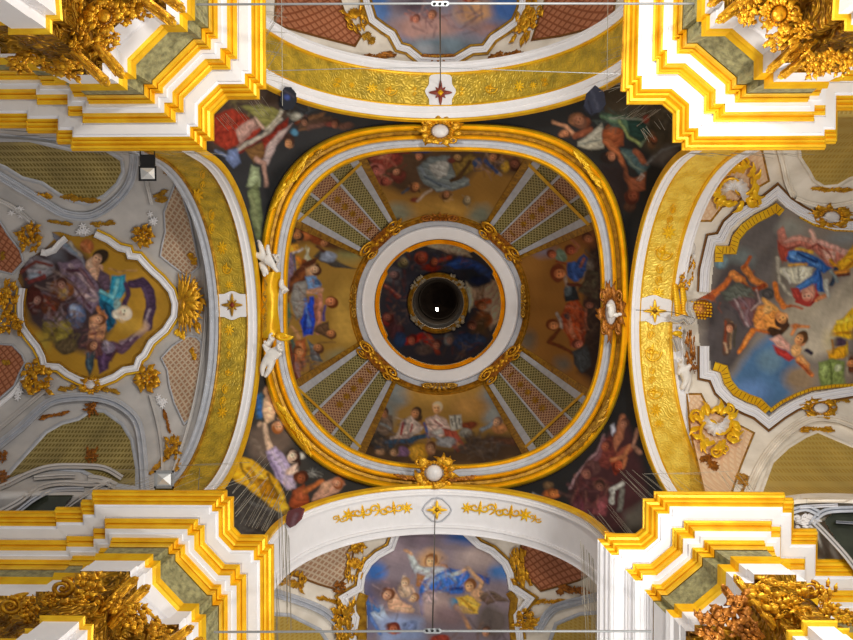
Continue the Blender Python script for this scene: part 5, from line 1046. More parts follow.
flutes([(719, 262), (719, 250), (733, 250), (736, 238), (744, 228), (756, 219), (768, 213), (776, 208), (782, 213)], 9)
flutes([(714, 366), (724, 369), (728, 382), (736, 392), (748, 398), (759, 402), (768, 411)], 9)
flutes([(770, 411), (782, 402), (796, 395), (812, 389), (835, 386), (862, 385)], 4)
flutes([(800, 217), (815, 225), (835, 230), (862, 231)], 3)
G3 = 'peach panels of the right vault'
panel('trellis_panel', [(718, 150), (762, 150), (769, 181), (755, 189), (735, 203), (722, 207), (711, 221), (696, 221), (702, 195), (710, 170)], 'peach', z_side, 'peach panel behind the upper shell cartouche, right vault', G3, 'goldd')
panel('trellis_panel', [(687, 394), (701, 394), (708, 408), (735, 423), (754, 433), (741, 465), (729, 500), (706, 500), (698, 465), (690, 430)], 'peach', z_side, 'peach panel behind the lower shell cartouche, right vault', G3, 'goldd')
B1 = [(797, 130), (800, 158), (808, 170), (814, 181), (824, 187), (838, 186), (850, 179), (885, 168), (885, 90), (840, 90)]
panel('mesh_panel', B1, 'netgoldr', z_side, 'ochre mesh lunette ground at the upper right edge', 'mesh grounds over the windows', 'cream', filw=4)
B2 = [(758, 500), (772, 462), (788, 447), (806, 436), (818, 431), (834, 438), (853, 446), (885, 452), (885, 502), (820, 500), (790, 499)]
panel('mesh_panel', B2, 'netgoldr', z_side, 'ochre mesh lunette ground at the lower right edge', 'mesh grounds over the windows', 'cream', filw=4)
G4 = 'cream stucco ribs of the right vault'
rib('vault_rib', [(780, 150), (784, 165), (788, 183), (794, 196)], 7, z_side, 'cream', 'white rib rising beside the peach panel, upper right vault', G4, .14, 3)
rib('vault_rib', [(796, 198), (812, 204), (835, 206), (870, 198)], 5, z_side, 'cream', 'curved white rib under the upper ochre lunette', G4, .12, 2)
rib('vault_rib', [(745, 500), (758, 470), (772, 448), (790, 430), (812, 418), (835, 418), (853, 424), (880, 436)], 9, z_side, 'cream', 'broad white rib around the lower ochre lunette', G4, .16, 4)
rib('vault_rib', [(683, 150), (676, 175), (668, 205)], 1, z_side, 'cream', 'thin seam beside the right arch, upper end', G4, .05, 1)
G5 = 'gilded carvings of the right vault'
ornament('shellcart', 737, 187, 58, 56, -15, z_side, 'gilded scroll cartouche with white shell in the upper peach panel', 'shell_cartouche', 'ornament', G5, 'gold', seed=3)
ornament('shellcart', 716, 427, 54, 56, 150, z_side, 'gilded scroll cartouche with white shell in the lower peach panel', 'shell_cartouche', 'ornament', G5, 'gold', seed=9)
for i, a in enumerate([('cartouche', 832, 217, 46, 27, 5, 'gilded cartouche with pale centre on the upper right frame', 'goldo'), ('cartouche', 821, 408, 42, 24, 0, 'gilded cartouche with pale centre on the lower right frame', 'goldo'),
 ('spray', 832, 190, 40, 13, 0, 'leaf carving on the rim of the upper ochre lunette', 'goldo'), ('spray', 816, 429, 36, 12, 0, 'leaf carving on the rim of the lower ochre lunette', 'goldo'),
 ('spray', 710, 462, 20, 24, 30, 'dark gilt sprig under the lower shell cartouche', 'goldb'), ('spray', 746, 483, 24, 26, 60, 'gilded sprig above the lower right cornice', 'goldo'), ('spray', 817, 496, 24, 9, 0, 'brown gilt leaf above the lower right window', 'goldb'),
 ('spray', 800, 405, 14, 10, 0, 'small dark leaf left of the lower right cartouche', 'goldd'), ('spray', 843, 400, 14, 9, 0, 'small dark leaf right of the lower right cartouche', 'goldd')]):
    k, x, y, w, h, r, lb, m = a; ornament(k, x, y, w, h, r, z_side, lb, 'gilded_carving', 'ornament', G5, m, seed=i+60, dm=.9)
w3 = struct(region('window_3', [(824, 520), (836, 511), (885, 511), (885, 562), (852, 562), (836, 540)], wz, M['pane'], None, 1.5))
for pts, w, mt in (([(780, 502), (800, 499), (825, 498), (860, 499)], 10, 'cream'), ([(812, 525), (818, 516), (832, 510), (870, 509)], 7, 'bluegrey'), ([(812, 520), (826, 534), (846, 556), (860, 575)], 6, 'plaster'), ([(800, 507), (838, 505)], 4, 'white'), ([(836, 522), (870, 524)], 3, 'bluegrey'), ([(790, 512), (806, 508), (820, 514)], 7, 'bluegrey')):
    mould('window_frame', smooth_path(pts), [(-w/2, 0), (-w/2+.4, .14), (-.6, .10), (0, .02), (.6, .10), (w/2-.4, .14), (w/2, 0)], wz, M[mt], w3)
ornament('cluster', 806, 520, 30, 16, 0, z_side, 'white stucco figure group over the lower right window', 'stucco_group', 'ornament', None, 'shellw', seed=88)

# ================================================================== top and bottom vaults
G6 = 'framed frescoes of the nave vaults'
tf = thing('painted_vault_panel', 'framed cloud fresco at the top edge above the gilded arch', 'fresco', P(440, 20, 20.3))
TP = [(364, -20), (366, 0), (372, 20), (384, 29), (392, 34), (399, 47), (408, 49.5), (421, 60), (437, 61), (455, 60), (472, 50), (485, 49), (493, 38), (506, 29.5), (516, 22), (522, 8), (524, -20)]
fresco('fresco', TP, z_nave, '8a8290', '''5a7cb4 e~ 378 8 12 14; 4c70b0 e~ 372 -5 12 14; 6c80a8 e~ 402 38 10 8; b48c84 e~ 425 28 30 14; c4946c e~ 474 12 18 12; 564650 e~ 414 6 20 7; b0604c e 415 19 4 3; b86850 e 432 15 5 3; a85c4c r 424 17 20 6 20 3 c88878 7c5458; 4468a8 e~ 507 8 14 16; 5c7cac e~ 498 26 12 8; 6c7c88 e~ 442 46 34 10; 8c9098 e~ 425 50 14 6; 7c5c60 r 450 20 40 16 30 5 a08088 b8908c 6c6874; 9c7874 e~ 490 28 16 6; a03828 e 470 -2 8 4; b05030 e 440 1 5 3; c88068 h 416 19 4 -90 6c4038; c08060 h 432 15 4.4 -80 744c3c; b87858 h 470 -1 4 -90 603020''', tf, .85, 0, 51, FG['T'])
mould('white_moulding', TP[::-1], [(-3.5, 0), (-3, .12), (-1, .12), (-.5, .05), (.5, .05), (1, .12), (3, .12), (3.5, 0)], z_nave, M['white'], tf)
mould('gilded_fillet', TP[::-1], [(3, 0), (3.4, .08), (5.4, .08), (6, 0)], z_nave, M['goldd'], tf); mould('outer_fillet', TP[::-1], [(-6, 0), (-5.4, .06), (-4, .06), (-3.4, 0)], z_nave, M['goldd'], tf)
panel('trellis_panel', [(277, -20), (275, 22), (283, 27), (320, 37), (355, 46), (361, 36), (344, 11), (334, -20)], 'pink', z_nave, 'terracotta trellis panel at the top edge, left of the cloud fresco', 'trellis panels of the nave vaults', 'line')
panel('trellis_panel', [(552, -20), (545, 0), (532, 40), (560, 36), (612, 23), (618, -20)], 'pink', z_nave, 'terracotta panel at the top edge, right of the cloud fresco', 'trellis panels of the nave vaults', 'line')
bf = thing('painted_vault_panel', 'framed fresco at the bottom edge, haloed figure in blue lifted by angels', 'fresco', P(437, 585, 20.2))
BPp = [(402, 520), (395, 537), (391, 548), (378, 555), (369, 563), (362, 575), (360, 588), (343, 598), (350, 608), (356, 618), (352, 640), (350, 670), (525, 670), (520, 640), (517, 616), (530, 599), (512, 587), (510, 574), (505, 563), (492, 551), (479, 545), (466, 533), (460, 520)]
BPf = [(402, 515), (396, 538), (391, 549), (378, 557), (371, 565), (365, 577), (364, 590), (366, 600), (368, 625), (362, 650), (360, 672), (516, 672), (514, 640), (511, 620), (512, 600), (508, 588), (506, 575), (501, 563), (490, 552), (478, 546), (465, 534), (462, 515)]
fresco('fresco', BPf, z_nave, '8c7e88', '''
3c6cb4 e~ 376 572 10 10; 3460a4 e~ 466 536 20 7; 4c7cbc e~ 500 572 10 11; 3c5c9c e~ 370 605 7 22; 9c8a92 e~ 400 552 24 11; 7c6c78 e~ 420 540 20 7; b4a09c e~ 478 558 22 10; 705f68 e~ 385 590 18 10; 94848c e~ 500 600 12 20; 6c605c e~ 492 622 16 16;
d0a070 e~ 431 560 13 10; b87c48 e 431 561 6.5 6.5; dcb080 e 430 561 3.5 4.5; 7c4c28 l 2 426 556 436 556 437 562; c08858 l 4 440 565 446 567; 
b8bfc8 p 410 562 420 566 445 568 455 573 450 592 430 594 418 584; c8d0d0 l 5>6 410 555 416 566 428 573; dca880 l 3.5 405 551 411 554; ac7448 p 416 574 426 576 422 588 416 586; 
3c6abc p 425 580 436 574 450 568 462 570 470 575 464 592 450 595 438 590 430 604 422 616 419 602 420 588; 88a8dc l 5 430 582 448 574 456 580; 2848a4 l 5 428 590 423 612; 5484cc l 3 440 576 444 590; 3c70c8 p 455 570 468 568 466 586 458 593; 1c3c8c l 3 450 590 462 588; b4bcd4 l 3 432 576 426 590;
dcb088 l 4 458 573 468 568 472 572; c0ccd0 l 4 452 574 460 572; 3458ac p 476 573 490 578 489 584 480 582; 9c6c40 e 470 585 6.5 6.5; dcb088 e 468 586 3 3.5; dcac80 l 4.5 474 574 482 583 478 592; d4a47c e 478 595 7 6; e0b444 p 456 597 468 594 480 604 478 613 462 615 456 604; c89028 l 2 460 598 474 610; f0cc60 l 2 464 598 476 604; 3c84ac e 452 603 6 5; d49c6c l 4.5 456 606 463 618 470 628; 6c5648 p 478 598 488 590 500 594 509 603 496 601 488 606; 8c7464 l 2 480 594 494 592 506 600;
dcac8c p 386 594 394 588 400 600 412 605 412 613 396 613 388 610; 7c4c32 e 387 594 6 6.5; c89070 e 389 593 3 4; d4b498 e 405 590 7 9; e8ccb0 l 3 404 576 404 592; dcb498 l 3 412 586 416 596 410 600; e0b898 l 4 396 608 412 610; b4c4dc p 371 612 382 606 390 620 378 624; 4c7cbc l 5 369 603 378 610; 
b09894 e~ 436 606 16 14; c4acac e 430 598 8 7; 8c7478 e~ 450 616 16 10; 94a4cc p~ 378 620 400 615 422 620 424 640 380 644; a84434 e 394 630 7 4; 7c4430 e 392 626 6 3; 5c7cbc l 4 372 618 380 634; 7c8cb8 e 410 626 8 5; 9c7c84 r 436 592 70 34 60 4 b8a0a8 74646c a8888c; a04030 e 440 640 10 6; 584c4c r 480 640 30 16 30 4 8c6c5c; e0b484 h 431 561 5.8 -90 8c5830; d8a474 h 470 586 5.8 -95 7c4c28; dca484 h 388 595 5.6 -50 744428; e0b898 h 405 583 4.6 -90 a07c5c; b86c4c h 394 629 5.4 -90 6c2c20; e0b48c h 414 598 4.4 -60 8c6040; c08c6c h 486 632 4.6 -90 5c4034''', bf, .85, 0, 52, FG['B'])
for p_ in (BPp[:12], BPp[13:]):
    mould('white_moulding', p_, [(-3.8, 0), (-3.4, .12), (-1.2, .12), (-.7, .05), (.5, .05), (1, .12), (3.4, .12), (3.8, 0)], z_nave, M['white'], bf)
    mould('outer_fillet', p_, [(-6.5, 0), (-6, .07), (-4.2, .07), (-3.6, 0)], z_nave, M['goldd'], bf)
mould('gilded_field', [(364, 594), (361, 602), (362, 615), (362, 640)], [(-5, 0), (-4, .06), (4, .06), (5, 0)], z_nave, M['goldd'], bf); mould('gilded_field', [(509, 592), (514, 600), (512, 615), (514, 640)], [(-4, 0), (-3, .06), (3, .06), (4, 0)], z_nave, M['goldd'], bf)
panel('trellis_panel', [(285, 573), (320, 552), (356, 536), (352, 560), (346, 577), (335, 589), (318, 584), (302, 578)], 'pinkl', z_nave, 'brown-pink trellis panel left of the bottom fresco', 'trellis panels of the nave vaults', 'line')
panel('trellis_panel', [(523, 536), (560, 552), (592, 574), (577, 581), (541, 591), (530, 580), (519, 558)], 'pink', z_nave, 'orange-brown trellis panel right of the bottom fresco', 'trellis panels of the nave vaults', 'line')
panel('mesh_panel', [(268, 614), (290, 615), (320, 630), (334, 652), (268, 660)], 'netgoldr', z_nave, 'ochre mesh ground in the bottom left corner of the nave vault', 'mesh grounds over the windows', 'bluegrey', filw=4)
panel('mesh_panel', [(606, 612), (580, 614), (556, 624), (546, 652), (606, 660)], 'netgoldr', z_nave, 'ochre mesh ground in the bottom right corner of the nave vault', 'mesh grounds over the windows', 'bluegrey', filw=4)
rib('vault_rib', [(272, 592), (300, 601), (325, 612), (342, 628)], 9, z_nave, 'bluegrey', 'curved white rib at the lower left of the bottom fresco', 'stucco ribs of the bottom vault', .16, 4)
rib('vault_rib', [(600, 596), (575, 602), (552, 610), (538, 630)], 9, z_nave, 'bluegrey', 'curved white rib at the lower right of the bottom fresco', 'stucco ribs of the bottom vault', .16, 4)
G7 = 'gilded carvings of the nave vaults'
for i, a in enumerate([('fan', 355, 16, 26, 34, -20, z_nave, 'gilded shell on the frame at the top edge, left', 'goldo'), ('spray', 374, 57, 44, 14, -8, z_nave, 'flat gilded scroll left of the frame point, top vault', 'goldb'), ('crest', 438, 59, 38, 18, 180, z_nave, 'brown gilt crest at the lowest point of the top frame', 'goldb'),
 ('spray', 505, 56, 36, 18, -10, z_nave, 'flat gilded scroll right of the frame point, top vault', 'goldb'), ('cluster', 526, 20, 24, 46, 25, z_nave, 'tall gilded leaf cluster on the top frame, right', 'goldo'), ('spray', 369, 38, 14, 20, 40, z_nave, 'small yellow sprig beside the top left shell', 'goldd'),
 ('fan', 355, 566, 22, 36, 10, z_nave, 'gilded shell on the frame of the bottom fresco, left', 'goldo'), ('cluster', 357, 542, 18, 22, 0, z_nave, 'gilded leaf plume above the left shell, bottom vault', 'goldo'), ('fan', 294, 582, 28, 26, 200, z_nave, 'gilded curl with hanging leaves beside the bird net, bottom left', 'goldo'),
 ('cluster', 345, 622, 28, 44, 0, z_nave, 'gilded leaf bunch at the bottom edge, left of the fresco', 'goldo'), ('spray', 329, 600, 24, 11, 15, z_nave, 'slim gilded leaf pointing left, bottom vault', 'goldo'), ('cluster', 518, 565, 20, 46, -10, z_nave, 'tall gilded leaf drop on the right of the bottom fresco', 'goldo'),
 ('spray', 574, 590, 34, 22, 0, z_nave, 'brown gilt leaves beside the right bird net', 'goldb'), ('spray', 547, 602, 34, 11, -5, z_nave, 'slim gilded leaf pointing right, bottom vault', 'goldo'), ('cluster', 526, 620, 30, 24, 0, z_nave, 'gilded leaf bunch at the bottom edge, right of the fresco', 'goldo'), ('cluster', 340, 588, 14, 14, 0, z_nave, 'small gilt knot on the frame corner, bottom left', 'goldb')]):
    k, x, y, w, h, r, zf, lb, m = a; ornament(k, x, y, w, h, r, zf, lb, 'gilded_carving', 'ornament', G7, m, seed=i+90, dm=.9)
# ================================================================== ornaments of the dome
zr = const(20.1)
G8 = 'cartouches on the dome cornice'
ornament('cartouche', 440, 131, 50, 34, 0, zr, 'gilded cartouche with white boss on the dome cornice, top', 'ring_cartouche', 'ornament', G8, 'goldo', seed=1)
ornament('cartouche', 434, 473, 50, 42, 0, zr, 'gilded cartouche with white boss and hanging leaf on the dome cornice, bottom', 'ring_cartouche', 'ornament', G8, 'goldo', seed=2)
ornament('cartouche', 611, 312, 30, 62, 0, zr, 'dark gilded cartouche with white urn on the dome cornice, right', 'ring_cartouche', 'ornament', G8, 'goldb', seed=3)
ornament('spray', 409, 478, 30, 9, 8, zr, 'gilt leaf trail left of the bottom cartouche', 'gilded_carving', 'ornament', None, 'goldb', seed=4)
ornament('spray', 461, 479, 30, 9, -8, zr, 'gilt leaf trail right of the bottom cartouche', 'gilded_carving', 'ornament', None, 'goldb', seed=5)
def ringorn(a0, L, w, label, s, m='gold'):
    th = math.radians(a0); r = float(ro(th))*.965; x, y = 444+r*math.cos(th), 308+r*math.sin(th)
    e = .05; r2 = float(ro(th+e))*.965; tx, ty = 444+r2*math.cos(th+e)-x, 308+r2*math.sin(th+e)-y
    ornament('spray', x, y, L, w, math.degrees(math.atan2(ty, tx)), zr, label, 'leaf_garland', 'ornament', 'leaf garlands on the dome cornice', m, seed=s)
ringorn(219, 64, 14, 'gilded leaf garland on the dome cornice, upper left', 1); ringorn(316, 44, 14, 'gilded leaf garland on the dome cornice, upper right', 2)
ringorn(41, 56, 12, 'gilded leaf garland on the dome cornice, lower right', 3, 'goldd'); ringorn(141, 60, 14, 'gilded leaf garland on the dome cornice, lower left', 4); ringorn(228, 30, 10, 'short gilded garland on the dome cornice beside the upper left one', 5, 'goldd'); ringorn(33, 26, 8, 'short gilded garland on the dome cornice beside the lower right one', 6, 'goldd')
G9 = 'crests between dome frescoes and white ring'
zd = lambda a, c: np.minimum(z_dome(a, c)-.1, 27.05)
ornament('crest', 440, 216, 40, 18, 0, zd, 'palmette crest above the white ring', 'palmette_crest', 'ornament', G9, 'goldb', seed=1)
ornament('crest', 439.5, 388, 38, 18, 180, zd, 'scallop crest below the white ring', 'palmette_crest', 'ornament', G9, 'goldd', seed=2)
ornament('crest', 352, 301, 36, 15, -90, zd, 'oval crest left of the white ring', 'palmette_crest', 'ornament', G9, 'goldd', seed=3)
ornament('crest', 525, 301, 36, 15, 90, zd, 'oval crest right of the white ring', 'palmette_crest', 'ornament', G9, 'goldd', seed=4)
for (x, y, r, lb) in ((381, 239, -43, 'upper left'), (500, 242, 43, 'upper right'), (500, 364, -43, 'lower right'), (378, 361, 43, 'lower left')):
    t = thing('scroll_console', 'dark gilded console with scrolls and beads at the '+lb+' of the white ring', 'ornament', P(x, y, 27), 'consoles round the white ring')
    zc = lambda a, c: z_dome(a, c)-.05
    b = OB(); b.V = [(sx_*.95, sy_*.7, d) for d in (0, .5) for sx_, sy_ in ((-1, -1), (1, -1), (1, 1), (-1, 1))]; b.F = [(4, 5, 6, 7), (0, 1, 5, 4), (1, 2, 6, 5), (2, 3, 7, 6), (3, 0, 4, 7)]
    b.build('block', M['goldb'], t, x, y, 19, 8, math.radians(r), zc, 1, smooth=False)
    b = OB()
    for q in (-1, 1): b.scroll(q*.92, -.2, .5, 0, 1.6, .3, q, .4); b.scroll(q*.92, .6, .35, 0, 1.4, .3, -q, .4)
    for q in range(3): b.ball(-.35+.35*q, .15, .6, .14, .26, .2)
    for q in range(4): b.leaf(-.5+.33*q, -.4, PI/2, .7, .2, .3, 0, .45, 2)
    b.build('scrolls', M['goldo'], t, x, y, 19, 9, math.radians(r), zc, 1)

# gilded drapery tablet on the left of the ring
t = thing('gilded_tablet', 'bright gilded curved tablet between the two white cherub groups, left of the dome', 'ornament', P(271, 308, 20))
V = []; F = []; NU, NV = 10, 22
for i in range(NV+1):
    v = i/NV; y = 272+66*v; xl = 261+2.5*math.sin(v*PI)*0+1.0; xr = 279.5+1.5*math.cos(v*2*PI)+(5 if v > .93 else 0)
    for j in range(NU+1):
        u = j/NU; x = xl+(xr-xl)*u; V.append(W(x, y, 19.95-.22*math.sin(PI*min(1, u*.9+.1))-.06*math.sin(v*9+u*3)))
F = [(i*(NU+1)+j, i*(NU+1)+j+1, (i+1)*(NU+1)+j+1, (i+1)*(NU+1)+j) for i in range(NV) for j in range(NU)]
mesh('scroll_sheet', np.array(V), F, M['gold'], t, smooth=True)
b = OB()
for i in range(14): b.leaf(-.2+.12*math.sin(i*1.7), -.95+.14*i, PI+.5*math.sin(i), .5, .1, .2, 1.3*(-1)**i, 0, 1)
b.build('embossed_marks', M['goldd'], t, 268, 306, 8, 26, 0, const(19.72), .3)
b = OB(); b.scroll(0, 0, .9, 0, 1.2, .4, 1); b.leaf(-.8, 0, 0, 1.8, .6, .3); b.build('rolled_end', M['gold'], t, 283, 336, 9, 5, 0, const(19.8), 1)

# ================================================================== white stucco cherubs
def figure(name, label, chains, z, cat='statue', group=None, m='statue', head=None, extra=None):
    """chains: lists of (px, py, drop m, radius px); first chain is head-neck-torso"""
    t = thing(name, label, cat, P(chains[0][0][0], chains[0][0][1], z), group); org = np.array(t.location, float)
    V = []; E = []; R = []; idx = {}
    def vid(p):
        k = (round(p[0], 1), round(p[1], 1), round(p[2], 2))
        if k not in idx: idx[k] = len(V); V.append(tuple(np.array(W(p[0], p[1], z-p[2]))-org)); R.append(p[3]*1.45*(z)/FPX)
        return idx[k]
    for ch in chains:
        pr = None
        for p in ch:
            i = vid(p)
            if pr is not None: E.append((pr, i))
            pr = i
    me = bpy.data.meshes.new('body'); me.from_pydata(V, E, []); me.materials.append(M[m]); o = bpy.data.objects.new('body', me); C.objects.link(o); o.parent = t
    sk = o.modifiers.new('skin', 'SKIN'); sk.use_smooth_shade = True
    for i, r in enumerate(R): me.skin_vertices[0].data[i].radius = (r, r)
    me.skin_vertices[0].data[min(2, len(V)-1)].use_root = True
    ss = o.modifiers.new('sub', 'SUBSURF'); ss.levels = 2; ss.render_levels = 2
    if head:
        hx, hy, hd, hr, ha = head; b = OB()      # curls over the crown, brow and nose towards ha
        for q in range(7):
            an = ha+PI+(q-3)*.42; b.ball(.8*math.cos(an), .8*math.sin(an), .5+.2*math.sin(q), .38)
        b.build('curly_hair', M[m], t, hx, hy, hr, hr, 0, const(z-hd+.0), 1)
    return t
G10 = 'white stucco cherubs'
zz = 19.75
# upper left of the ring: cherub with outstretched legs and raised arm
figure('cherub', 'white stucco cherub with spread limbs above the gilded tablet', [
 [(278, 258, .34, 3.6), (275.5, 260.5, .30, 2.0), (271.5, 261, .28, 3.6), (266.5, 259.5, .26, 3.5), (264, 258, .24, 3.2)],
 [(264, 258, .24, 3.2), (260, 256, .26, 2.5), (255, 254, .30, 1.9), (251, 250, .26, 1.5), (249.5, 248.5, .24, 1.1)],
 [(264, 258, .24, 3.2), (262, 252, .30, 2.5), (260.5, 246, .34, 1.9), (259, 241.5, .28, 1.3), (257, 240.5, .26, 1.1)],
 [(271.5, 261, .28, 3.6), (269, 255, .34, 1.9), (267.5, 249, .38, 1.6), (268, 244.5, .34, 1.2)],
 [(271.5, 261, .28, 3.6), (273, 266, .32, 1.9), (276, 270, .34, 1.5), (278.5, 272, .30, 1.1)]], zz, group=G10, head=(278, 258, .34, 3.6, .5))
figure('cherub', 'smaller greyish cherub leg pair just below the spread-limbed one', [
 [(262, 262.5, .12, 2.2), (262.2, 264, .12, 2.0), (262.6, 266, .14, 2.4), (263.5, 270, .16, 2.2)], [(263.5, 270, .16, 2.2), (264.5, 274, .18, 1.6), (265, 277, .18, 1.1)], [(263.5, 270, .16, 2.2), (267, 272, .2, 1.4), (267.5, 275, .2, 1.0)]], zz, group=G10)
figure('cherub', 'little white cherub peeping at the dome edge left of the purple robed figure', [
 [(284.5, 292, .3, 2.9), (283, 290, .28, 1.5), (281.5, 288.5, .26, 2.3), (281, 285, .24, 2.2)], [(281.5, 288.5, .26, 2.3), (285.5, 288, .3, 1.2), (288, 290.5, .3, .9)], [(281, 285, .24, 2.2), (281.5, 281, .26, 1.6), (282, 278.5, .26, 1.1)]], 20.1, group=G10, head=(284.5, 292, .3, 2.9, 1))
figure('cherub', 'white stucco cherub climbing below the gilded tablet with head turned right', [
 [(281.5, 346.5, .40, 4.6), (278, 349.5, .34, 2.4), (274, 352.5, .30, 3.8), (270.5, 357, .28, 3.7), (268.5, 360.5, .26, 3.5)],
 [(268.5, 360.5, .26, 3.5), (264.5, 363, .30, 2.7), (262.3, 368, .30, 2.1), (262.5, 373, .26, 1.5), (263, 376.5, .25, 1.3)],
 [(268.5, 360.5, .26, 3.5), (271.5, 364, .32, 2.6), (269.5, 369.5, .34, 2.1), (266.5, 374.5, .30, 1.5), (264.5, 377.5, .28, 1.3)],
 [(274, 352.5, .30, 3.8), (269, 350.5, .32, 1.9), (265.5, 347.5, .32, 1.6), (263, 344, .28, 1.2)],
 [(274, 352.5, .30, 3.8), (279, 354.5, .38, 1.8), (281.5, 352.5, .42, 1.4)]], zz, group=G10, head=(281.5, 346.5, .40, 4.6, -.2))
figure('cherub', 'grey shaded cherub head and shoulder behind the climbing cherub', [
 [(272.5, 336.5, .16, 3.6), (271, 340, .14, 1.9), (269.5, 342.5, .12, 2.8), (267.5, 345.5, .10, 2.6)], [(269.5, 342.5, .12, 2.8), (266, 343, .14, 1.5), (263.5, 341, .14, 1.1)]], zz, group=G10, head=(272.5, 336.5, .16, 3.6, 0))
# right cartouche urn with draped arm
t = thing('stucco_urn', 'white urn shaped boss with a short arm crossing to the right arch', 'ornament', P(612, 311, 19.6)); b = OB(); b.ball(0, 0, .3, .55, .95, .6, 14); b.ball(-.2, -.7, .5, .5, .35, .4, 12); b.ball(.7, .5, .3, .5, .3, .3, 10); b.ball(1.2, .4, .3, .4, .22, .25, 10); b.build('urn_body', M['statue'], t, 611, 311, 7, 8, 0, const(19.8), 1.2)
# group on the right arch: gilded figures, wicker horn and white cherubs
zg = 19.9
def lump(name, label, x, y, w, h, rot, mm, seed, n=12, z=zg, cat='ornament', group='carved group beside the right arch'):
    t = thing(name, label, cat, P(x, y, z), group); r_ = random.Random(seed); b = OB()
    for i in range(n): b.leaf(r_.uniform(-.7, .4), r_.uniform(-.7, .7), r_.uniform(-1, 1), .6, .22, .4, r_.uniform(-1, 1), r_.uniform(0, .4), 3)
    b.build('leaves', M[mm], t, x, y, w/2, h/2, math.radians(rot), const(z), 1); c = OB()
    for i in range(n): c.ball(r_.uniform(-.8, .8), r_.uniform(-.7, .7), .25, r_.uniform(.1, .22), None, .3)
    c.build('fruit_and_buds', M[mm], t, x, y, w/2, h/2, math.radians(rot), const(z), 1); return t
lump('fruit_garland', 'upper hanging gilded fruit garland below the white ball, right arch', 690, 264, 24, 12, 100, 'goldo', 1)
lump('fruit_garland', 'lower thick part of the gilded fruit garland, right arch', 686, 281, 22, 16, 105, 'goldo', 2)
lump('fruit_garland', 'dark gilded garland beside the frame at mid height, right arch', 691, 350, 44, 12, 88, 'goldb', 3, 16)
lump('fruit_garland', 'gilded garland end above the lowest cherub, right arch', 693, 368, 14, 12, 88, 'goldb', 4)
t = thing('gilded_figure', 'pair of smooth gilded legs of a carved figure beside the right arch', 'statue', P(678, 302, zg)); b = OB()
for q, x0 in ((0, 675), (1, 682)):
    for i in range(12): b.ball(x0+(.34*(12-i))*.9, 315-i*2.6, 0, 4.2-.12*i, 3.2, 4.4-.1*i, 10)
b.build('legs', M['gold'], t, 0, 0, 1, 1, 0, const(zg-.03), .6)
t = thing('wicker_horn', 'gilded woven horn of plenty with rows of knobs, right of the legs', 'ornament', P(701, 309, zg)); b = OB()
for i in range(7):
    for j in range(6-abs(i-3)//2): b.ball(692+3.1*i+.6*(j % 2), 302+3.1*j+.8*i*.4, .5, 1.4, 1.2, 1.5, 6)
b.build('woven_knobs', M['gold'], t, 0, 0, 1, 1, 0, const(zg-.1), .8); c = OB(); c.ball(702, 309, 0, 11, 10, 5, 14); c.build('horn_body', M['goldb'], t, 0, 0, 1, 1, 0, const(zg), 1)
def drape(label, pts, w, z=zg, m='statue'):
    t = thing('stucco_drapery', label, 'ornament', P(*pts[0], z), 'white drapery beside the right arch'); mould('folded_cloth', smooth_path(pts), [(-w/2, 0), (-w*.35, .28), (-w*.2, .12), (0, .34), (w*.2, .14), (w*.35, .26), (w/2, 0)], const(z), M[m], t)
drape('white folded cloth hanging right of the gilded legs', [(690, 302), (689, 309), (692, 316), (688, 322)], 9)
drape('white cloth spread under the gilded legs', [(671, 318), (677, 320), (684, 318), (690, 324)], 8)
drape('white cloth strip at the arch edge below the gilded cap', [(675, 338), (677, 344), (679, 351)], 8)
t = thing('stucco_ball', 'white rounded finial above the gilded garland, right arch', 'ornament', P(691, 246, zg)); b = OB(); b.ball(0, 0, .4, .9, 1, .8, 12); b.ball(.1, -1.2, .3, .4, .9, .5, 8); b.leaf(.3, .7, 1, 1, .4, .3); b.build('finial', M['statue'], t, 691.5, 248, 5, 7, 0, const(zg), 1)
lump('carved_tuft', 'dark maroon-gilt tuft topping the white finial, right arch', 694, 233, 6, 11, 0, 'goldb', 9, 6)
t = thing('gilded_finial', 'bright gilded cap shaped knob under the white cloth, right arch', 'ornament', P(677, 334, zg)); b = OB(); b.ball(0, 0, .3, 1, .6, .7, 12); b.leaf(0, .3, .6, 1.2, .4, .3); b.leaf(.3, -.8, -1, .8, .4, .3); b.build('cap', M['gold'], t, 677.5, 333.5, 5.5, 5, 0, const(zg), 1)
figure('cherub', 'white stucco cherub seated at the lower end of the right arch group', [
 [(680, 362, .40, 3.2), (681.5, 365.5, .36, 1.8), (683.5, 369.5, .32, 3.4), (684.5, 374.5, .30, 3.3), (683.5, 378, .28, 3.2)],
 [(683.5, 378, .28, 3.2), (687, 382, .34, 2.5), (683, 386.5, .36, 2.0), (681.5, 390, .32, 1.4)], [(683.5, 378, .28, 3.2), (688, 378.5, .32, 2.4), (690.5, 374.5, .36, 1.9), (687, 389, .30, 1.6), (685, 395, .28, 1.2)],
 [(683.5, 369.5, .32, 3.4), (687.5, 368, .40, 1.8), (691, 364.5, .42, 1.4)], [(683.5, 369.5, .32, 3.4), (679.5, 371.5, .38, 1.7), (678, 375, .38, 1.3)]], zg, group=G10, head=(680, 362, .40, 3.2, 2.6))

